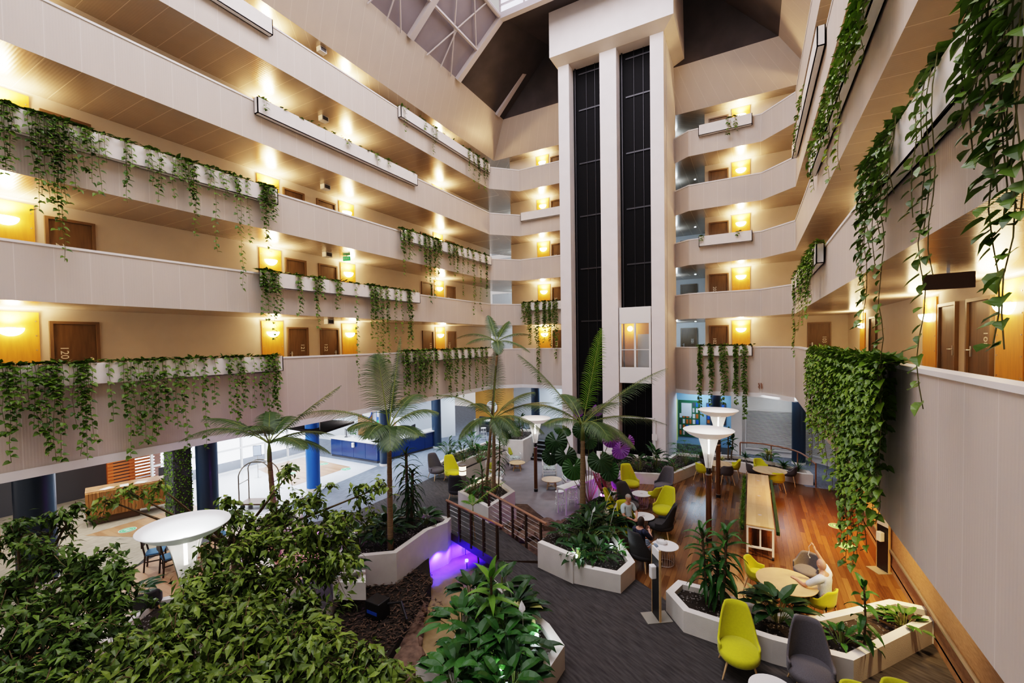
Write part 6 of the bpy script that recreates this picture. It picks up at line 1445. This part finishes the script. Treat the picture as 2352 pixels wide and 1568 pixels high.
lily(G(300, 1400, .3), 1.1, .6, 18, 'dark broad-leaved plant beside the low kerb planter among the ficus', leaf=.4, w=.15, seed=90)
# ================================================================== people
def skinned(name, verts, edges, radii, mt, parent=None, sub=2, root=0):
    me = bpy.data.meshes.new(name); me.from_pydata([tuple(v) for v in verts], edges, [])
    o = bpy.data.objects.new(name, me); COL.objects.link(o)
    sk = o.modifiers.new('skin', 'SKIN'); sk.use_smooth_shade = True
    for i, d in enumerate(me.skin_vertices[0].data):
        rr = radii[i]; d.radius = rr if isinstance(rr, tuple) else (rr, rr); d.use_root = (i == root)
    sb = o.modifiers.new('smooth', 'SUBSURF'); sb.levels = sub; sb.render_levels = sub
    dg = bpy.context.evaluated_depsgraph_get(); dg.update()
    m2 = bpy.data.meshes.new_from_object(o.evaluated_get(dg)); bpy.data.objects.remove(o); bpy.data.meshes.remove(me)
    m2.materials.clear(); m2.materials.append(M[mt]) if mt else None
    return link(name, m2, parent)
def head(parent, c, fwd, up, hair=None, glasses=False, s=1.0, bald=False, beard=False):
    """a head: skull with brow, nose, lips, chin, ears and eyes. C: its centre; FWD where the face looks"""
    fwd = Vector(fwd).normalized(); up = Vector(up); up = (up-fwd*up.dot(fwd)).normalized(); sd = fwd.cross(up)
    Mx = Matrix((sd, fwd, up)).transposed().to_4x4(); Mx.translation = Vector(c)
    bm = bmesh.new(); bmesh.ops.create_uvsphere(bm, u_segments=28, v_segments=20, radius=1)
    for v in bm.verts:
        x, y, z = v.co; a = math.exp(-((x/.22)**2))
        x2 = x*.075*(1-.25*max(0, -z)**1.3); y2 = y*.095*(1-.10*max(0, -z)); z2 = z*.118
        if y > 0:
            y2 += .014*math.exp(-((x/.20)**2)-((z+.12)/.16)**2)*1.5          # nose
            y2 -= .010*math.exp(-((abs(x)-.42)/.20)**2-((z-.08)/.12)**2)      # eye sockets
            y2 += .005*math.exp(-((x/.4)**2)-((z+.47)/.09)**2)              # lips
            y2 += .010*math.exp(-((x/.35)**2)-((z+.82)/.2)**2)              # chin
            y2 += .004*math.exp(-((z-.25)/.1)**2)*a
        v.co = (x2*s, y2*s, z2*s)
    me = bpy.data.meshes.new('head'); bm.to_mesh(me); bm.free(); me.materials.append(M['skin']); me.polygons.foreach_set('use_smooth', [True]*len(me.polygons))
    o = link('head', me, parent); o.matrix_local = Mx
    m = MB()
    for k in (-1, 1): m.lathe([(.0, -.03), (.012, -.02), (.017, .005), (.012, .026), (.0, .032)], 10, (k*.077*s, -.008, -.002), sx=.5, sy=1)
    m.build('ear', M['skin'], o, True)
    for k in (-1, 1):
        m = MB(); m.lathe([(.0, -.009), (.009, -.004), (.011, 0), (.009, .004), (.0, .009)], 10, (k*.031*s, .080*s, .010*s)); m.build('eye', M['eye'], o, True)
    m = MB(); m.box(-.022*s, .089*s, -.056*s, .022*s, .096*s, -.050*s); m.build('mouth', M['lip'], o)
    if hair:
        m = MB(); n = 24; cap_ = []
        zlow, full = hair
        for i in range(9):
            t = i/8
            for j in range(n):
                a = 2*PI*j/n; f = math.sin(a)          # +1 = front
                zmin = (.35 if f > .3 else zlow+(.35-zlow)*sstep(-.3, .4, f))
                zz = 1.0-(1.0-zmin)*t; rr = math.sqrt(max(0, 1-min(1, abs(zz))**2)) if zz > 0 else 1
                cap_.append((math.cos(a)*rr*.081*s*full, math.sin(a)*rr*.102*s*full-.004, zz*.122*s+.003))
        fs = [(i*n+j, i*n+(j+1) % n, (i+1)*n+(j+1) % n, (i+1)*n+j) for i in range(8) for j in range(n)]
        m.add(cap_, fs); m.build('hair', M['hair_dark' if not bald else 'hair_grey'], o, True)
    if glasses:
        m = MB()
        for k in (-1, 1): m.tube([(k*.032*s+.024*s*math.cos(2*PI*i/16), .103*s, .010*s+.017*s*math.sin(2*PI*i/16)) for i in range(17)], .003, 5); m.tube([(k*.056*s, .100*s, .012*s), (k*.079*s, .0, .012*s)], .0028, 5)
        m.tube([(-.009*s, .104*s, .012*s), (.009*s, .104*s, .012*s)], .003, 5); m.build('glasses', M['black'], o)
    return o
mat('eye', (.03, .02, .015), .2); mat('lip', (.35, .13, .11), .5); mat('hair_grey', (.32, .28, .25), .7); mat('shirt_check', (.62, .68, .74), .8, var=.12, vscale=60); mat('shirt_teal', (.52, .63, .66), .85, var=.05, vscale=20); mat('trousers', (.012, .014, .022), .85); mat('floral', (.02, .025, .05), .8, var=.9, vscale=18); mat('jeans_light', (.30, .40, .52), .85, var=.1, vscale=20)
def hand(parent, w, d, palm_n, curl=.5, s=1.0):
    """palm and five separate bent fingers. W wrist, D direction of the hand, PALM_N out of the palm"""
    d = Vector(d).normalized(); n = Vector(palm_n); n = (n-d*n.dot(d)).normalized(); sd = d.cross(n); w = Vector(w)
    vs = [w-d*.03, w, w+d*.045*s, w+d*.085*s]; ed = [(0, 1), (1, 2), (2, 3)]; rd = [(.024, .024), (.026, .019), (.040*s, .014), (.040*s, .012)]
    o = skinned('hand', vs, ed, rd, 'skin', parent, 1)
    f = MB()
    for i, (k, l) in enumerate(((-.030, .066), (-.010, .076), (.011, .072), (.030, .058))):
        q = w+(d*.080+sd*k)*s; a = curl; pts = [q-d*.015*s]; dd = d
        for j, fr in enumerate((.45, .32, .25)):
            pts.append(pts[-1]+dd*l*fr*s+(d*.015*s if j == 0 else Vector((0, 0, 0)))); dd = (dd*math.cos(a)+n*math.sin(a)).normalized()
            n2 = n
        f.tube(pts, [.0085*s, .0085*s, .0075*s, .006*s], 7)
    q = w+(d*.030-sd*.034)*s; f.tube([w+(d*.012-sd*.018)*s, q, q+(d*.028-sd*.016+n*.012)*s, q+(d*.050-sd*.010+n*.026)*s], [.012*s, .011*s, .010*s, .007*s], 7)
    f.build('finger', M['skin'], o, True); return o
def person(lab, loc, rz, J, shirt, pants, shoes, headkw, hands, sleeve=.55, nm='person'):
    """J: joints in metres, local frame, the person faces -Y"""
    t = thing(nm, lab, 'person', loc, rz); V = {k: Vector(v) for k, v in J.items()}
    names = ['pelvis', 'waist', 'chest', 'neckbase', 'neck', 'skull', 'shL', 'elL', 'wrL', 'shR', 'elR', 'wrR', 'hipL', 'knL', 'anL', 'toL', 'hipR', 'knR', 'anR', 'toR']
    V['waist'] = V['pelvis'].lerp(V['chest'], .5)+Vector((0, .015, 0)); V['skull'] = V['neck'].lerp(V['head'], .55)
    rad = dict(pelvis=(.155, .115), waist=(.145, .105), chest=(.16, .11), neckbase=(.085, .075), neck=.052, skull=.05, shL=.066, elL=.044, wrL=.028, shR=.066, elR=.044, wrR=.028, hipL=.092, knL=.062, anL=.042, toL=(.042, .03), hipR=.092, knR=.062, anR=.042, toR=(.042, .03))
    idx = {n: i for i, n in enumerate(names)}
    E = [('pelvis', 'waist'), ('waist', 'chest'), ('chest', 'neckbase'), ('neckbase', 'neck'), ('neck', 'skull'), ('neckbase', 'shL'), ('shL', 'elL'), ('elL', 'wrL'), ('neckbase', 'shR'), ('shR', 'elR'), ('elR', 'wrR'), ('pelvis', 'hipL'), ('hipL', 'knL'), ('knL', 'anL'), ('anL', 'toL'), ('pelvis', 'hipR'), ('hipR', 'knR'), ('knR', 'anR'), ('anR', 'toR')]
    body = skinned('body', [V[n] for n in names], [(idx[a], idx[b]) for a, b in E], [rad[n] for n in names], 'skin', t)
    g = lambda ns, es, grow, nme, mtn: skinned(nme, [V2[n] for n in ns], [(ns.index(a), ns.index(b)) for a, b in es], [tuple(x+grow for x in (rad2[n] if isinstance(rad2[n], tuple) else (rad2[n], rad2[n]))) for n in ns], mtn, t)
    V2 = dict(V); rad2 = dict(rad)
    for s in 'LR': V2['sl'+s] = V['el'+s].lerp(V['wr'+s], max(0, sleeve-.5)*2) if sleeve > .5 else V['sh'+s].lerp(V['el'+s], sleeve*2); rad2['sl'+s] = .050 if sleeve < .6 else .038
    V2['hem'] = V['pelvis']+Vector((0, 0, -.03)); rad2['hem'] = (.165, .125)
    ns = ['waist', 'hem', 'chest', 'neckbase', 'shL', 'slL', 'shR', 'slR']; es = [('hem', 'waist'), ('waist', 'chest'), ('chest', 'neckbase'), ('neckbase', 'shL'), ('neckbase', 'shR')]
    if sleeve > .5:
        ns += ['elL', 'elR']; es += [('shL', 'elL'), ('elL', 'slL'), ('shR', 'elR'), ('elR', 'slR')]
    else: es += [('shL', 'slL'), ('shR', 'slR')]
    V2['neckbase'] = V['neckbase'].lerp(V['chest'], .12); g(ns, es, .014, 'shirt', shirt)
    V2['neckbase'] = V['neckbase']
    ns = ['pelvis', 'hipL', 'knL', 'anL', 'hipR', 'knR', 'anR']; es = [('pelvis', 'hipL'), ('hipL', 'knL'), ('knL', 'anL'), ('pelvis', 'hipR'), ('hipR', 'knR'), ('knR', 'anR')]
    g(ns, es, .012, 'trousers', pants)
    for s in 'LR':
        m = MB(); a, b = V['an'+s], V['to'+s]; d = (b-a); d.z = 0; d.normalize(); q = Vector((a.x, a.y, 0)); u = Vector((-d.y, d.x, 0))
        for k, (f, w_, h_) in enumerate(((-.07, .03, .05), (-.05, .042, .085), (.05, .045, .08), (.14, .048, .055), (.20, .03, .03))):
            c = q+d*f; m.v += [tuple(c+u*w_), tuple(c+u*w_*.8+Vector((0, 0, h_))), tuple(c-u*w_*.8+Vector((0, 0, h_))), tuple(c-u*w_)]
            if k: b0 = (k-1)*4; m.f += [(b0+i, b0+(i+1) % 4, b0+4+(i+1) % 4, b0+4+i) for i in range(4)]; m.mi += [0]*4
        m.f += [(0, 3, 2, 1), (16, 17, 18, 19)]; m.mi += [0, 0]; m.build('shoe', M[shoes], t, True)
    head(t, V['head'], headkw.pop('fwd'), headkw.pop('up', (0, 0, 1)), **headkw)
    for s in 'LR':
        h = hands[s]; hand(t, V['wr'+s], h[0], h[1], h[2])
    return t
def sitting(lean=0, **kw):
    J = dict(pelvis=(0, .08, .50), chest=(0, .14+lean, .86), neckbase=(0, .13+lean, 1.03), neck=(0, .11+lean, 1.10), head=(0, .08+lean, 1.235), shL=(.19, .13+lean, 1.00), shR=(-.19, .13+lean, 1.00),
             elL=(.25, .02+lean, .74), wrL=(.08, -.20, .66), elR=(-.25, .02+lean, .74), wrR=(-.08, -.20, .66), hipL=(.095, .06, .50), hipR=(-.095, .06, .50), knL=(.15, -.36, .53), knR=(-.13, -.36, .53), anL=(.14, -.38, .08), anR=(-.12, -.38, .08), toL=(.15, -.52, .04), toR=(-.13, -.52, .04))
    J.update(kw); return J
# seated man with glasses
p = G(1448, 1238); rz = face_rz(p, G(1500, 1268))
person('seated man with glasses in a pale blue-grey shirt, hands folded in his lap', p, rz, sitting(elL=(.26, .0, .76), wrL=(.06, -.19, .68), elR=(-.26, .0, .76), wrR=(-.05, -.17, .66)), 'shirt_teal', 'trousers', 'black', dict(fwd=(.25, -1, -.08), glasses=True, hair=(.25, 1.0), bald=True), {'L': ((-.7, -.6, -.1), (0, .3, -1), .5), 'R': ((.7, -.6, -.05), (0, .3, -1), .5)}, sleeve=.42)
# seated woman
p = G(1478, 1300); rz = face_rz(p, G(1535, 1275))
person('seated woman with brown hair in a dark floral top and light jeans', p, rz, sitting(elL=(.25, -.02, .76), wrL=(.10, -.26, .66), elR=(-.24, -.04, .80), wrR=(-.02, -.22, .90)), 'floral', 'jeans_light', 'white_paint', dict(fwd=(.35, -1, -.05), hair=(-.75, 1.07)), {'L': ((-.3, -.9, -.1), (0, .2, -1), .4), 'R': ((.5, -.5, .5), (.3, .4, .2), .9)}, sleeve=.62)
# bald man, seen from behind, raising one hand
p = G(1884, 1428); rz = face_rz(p, G(1815, 1392))
person('bald man seen from behind in a pale checked shirt, one hand raised holding earphones', p, rz, sitting(-.06, elR=(-.40, -.16, 1.10), wrR=(-.36, -.30, 1.34), elL=(.27, -.16, .78), wrL=(.14, -.40, .76), pelvis=(0, .08, .50)), 'shirt_check', 'trousers', 'black', dict(fwd=(-.25, -1, -.15)), {'R': ((-.05, -.5, 1), (.3, -.8, -.3), .5), 'L': ((-.3, -1, 0), (0, 0, -1), .35)}, sleeve=.45)
t = thing('earphones', 'white earphone cord held up by the bald man', 'earphones', p, rz); m = MB(); m.tube([(-.37, -.38, 1.44), (-.34, -.42, 1.36), (-.38, -.43, 1.26), (-.32, -.42, 1.18), (-.36, -.41, 1.12)], .005, 5); m.build('cord', M['white_paint'], t); m = MB(); m.lathe([(.0, 0), (.012, .005), (.012, .02), (.0, .025)], 10, (-.36, -.41, 1.10)); m.build('ear_bud', M['white_paint'], t)
# receptionist standing behind the counter
J = dict(pelvis=(0, 0, .95), chest=(0, .0, 1.30), neckbase=(0, -.01, 1.46), neck=(0, -.02, 1.53), head=(0, -.04, 1.66), shL=(.19, 0, 1.43), shR=(-.19, 0, 1.43), elL=(.25, -.05, 1.16), wrL=(.17, -.30, 1.09), elR=(-.25, -.05, 1.16), wrR=(-.16, -.30, 1.09), hipL=(.09, 0, .93), hipR=(-.09, 0, .93), knL=(.10, -.01, .50), knR=(-.10, -.01, .50), anL=(.10, .02, .08), anR=(-.10, .02, .08), toL=(.11, -.13, .04), toR=(-.11, -.13, .04))
person('person in a white blouse standing behind the blue reception counter', (-17.5, 18.0, 0), face_rz((-17.5, 18.0), (-14, 14)), J, 'white_paint', 'trousers', 'black', dict(fwd=(0, -1, -.25), hair=(-.3, 1.05), bald=True), {'L': ((0, -1, -.2), (0, 0, -1), .4), 'R': ((0, -1, -.2), (0, 0, -1), .4)}, sleeve=.75)
# ================================================================== camera, world, fill light
cd = bpy.data.cameras.new('camera'); cam = bpy.data.objects.new('camera', cd); COL.objects.link(cam)
cd.sensor_fit = 'HORIZONTAL'; cd.sensor_width = 36; cd.lens = F_PX*36/2352; cd.shift_x = 0; cd.shift_y = (CY-784)/2352
cd.clip_start = .05; cd.clip_end = 200
mw = Matrix((R3, U3, -F3)).transposed().to_4x4(); mw.translation = (0, 0, CZ); cam.matrix_world = mw
SC.camera = cam
w = bpy.data.worlds.new('world'); SC.world = w; w.use_nodes = True
bg = w.node_tree.nodes['Background']; bg.inputs['Color'].default_value = (.82, .76, .74, 1); bg.inputs['Strength'].default_value = .48
# dusk light through the long skylight
lamp('AREA', (-6.3, 8, 22.3), 1500, (.97, .90, .92), 8.6, (0, 0, 0), 22)
SC.view_settings.view_transform = 'Filmic'; SC.view_settings.look = 'High Contrast'; SC.view_settings.exposure = 0.62
cy = SC.cycles
cy.max_bounces = 5; cy.diffuse_bounces = 3; cy.glossy_bounces = 2; cy.transmission_bounces = 4; cy.transparent_max_bounces = 6
cy.caustics_reflective = False; cy.caustics_refractive = False; cy.sample_clamp_indirect = 4; cy.sample_clamp_direct = 0
cy.use_adaptive_sampling = True; cy.adaptive_threshold = .08; cy.use_denoising = True
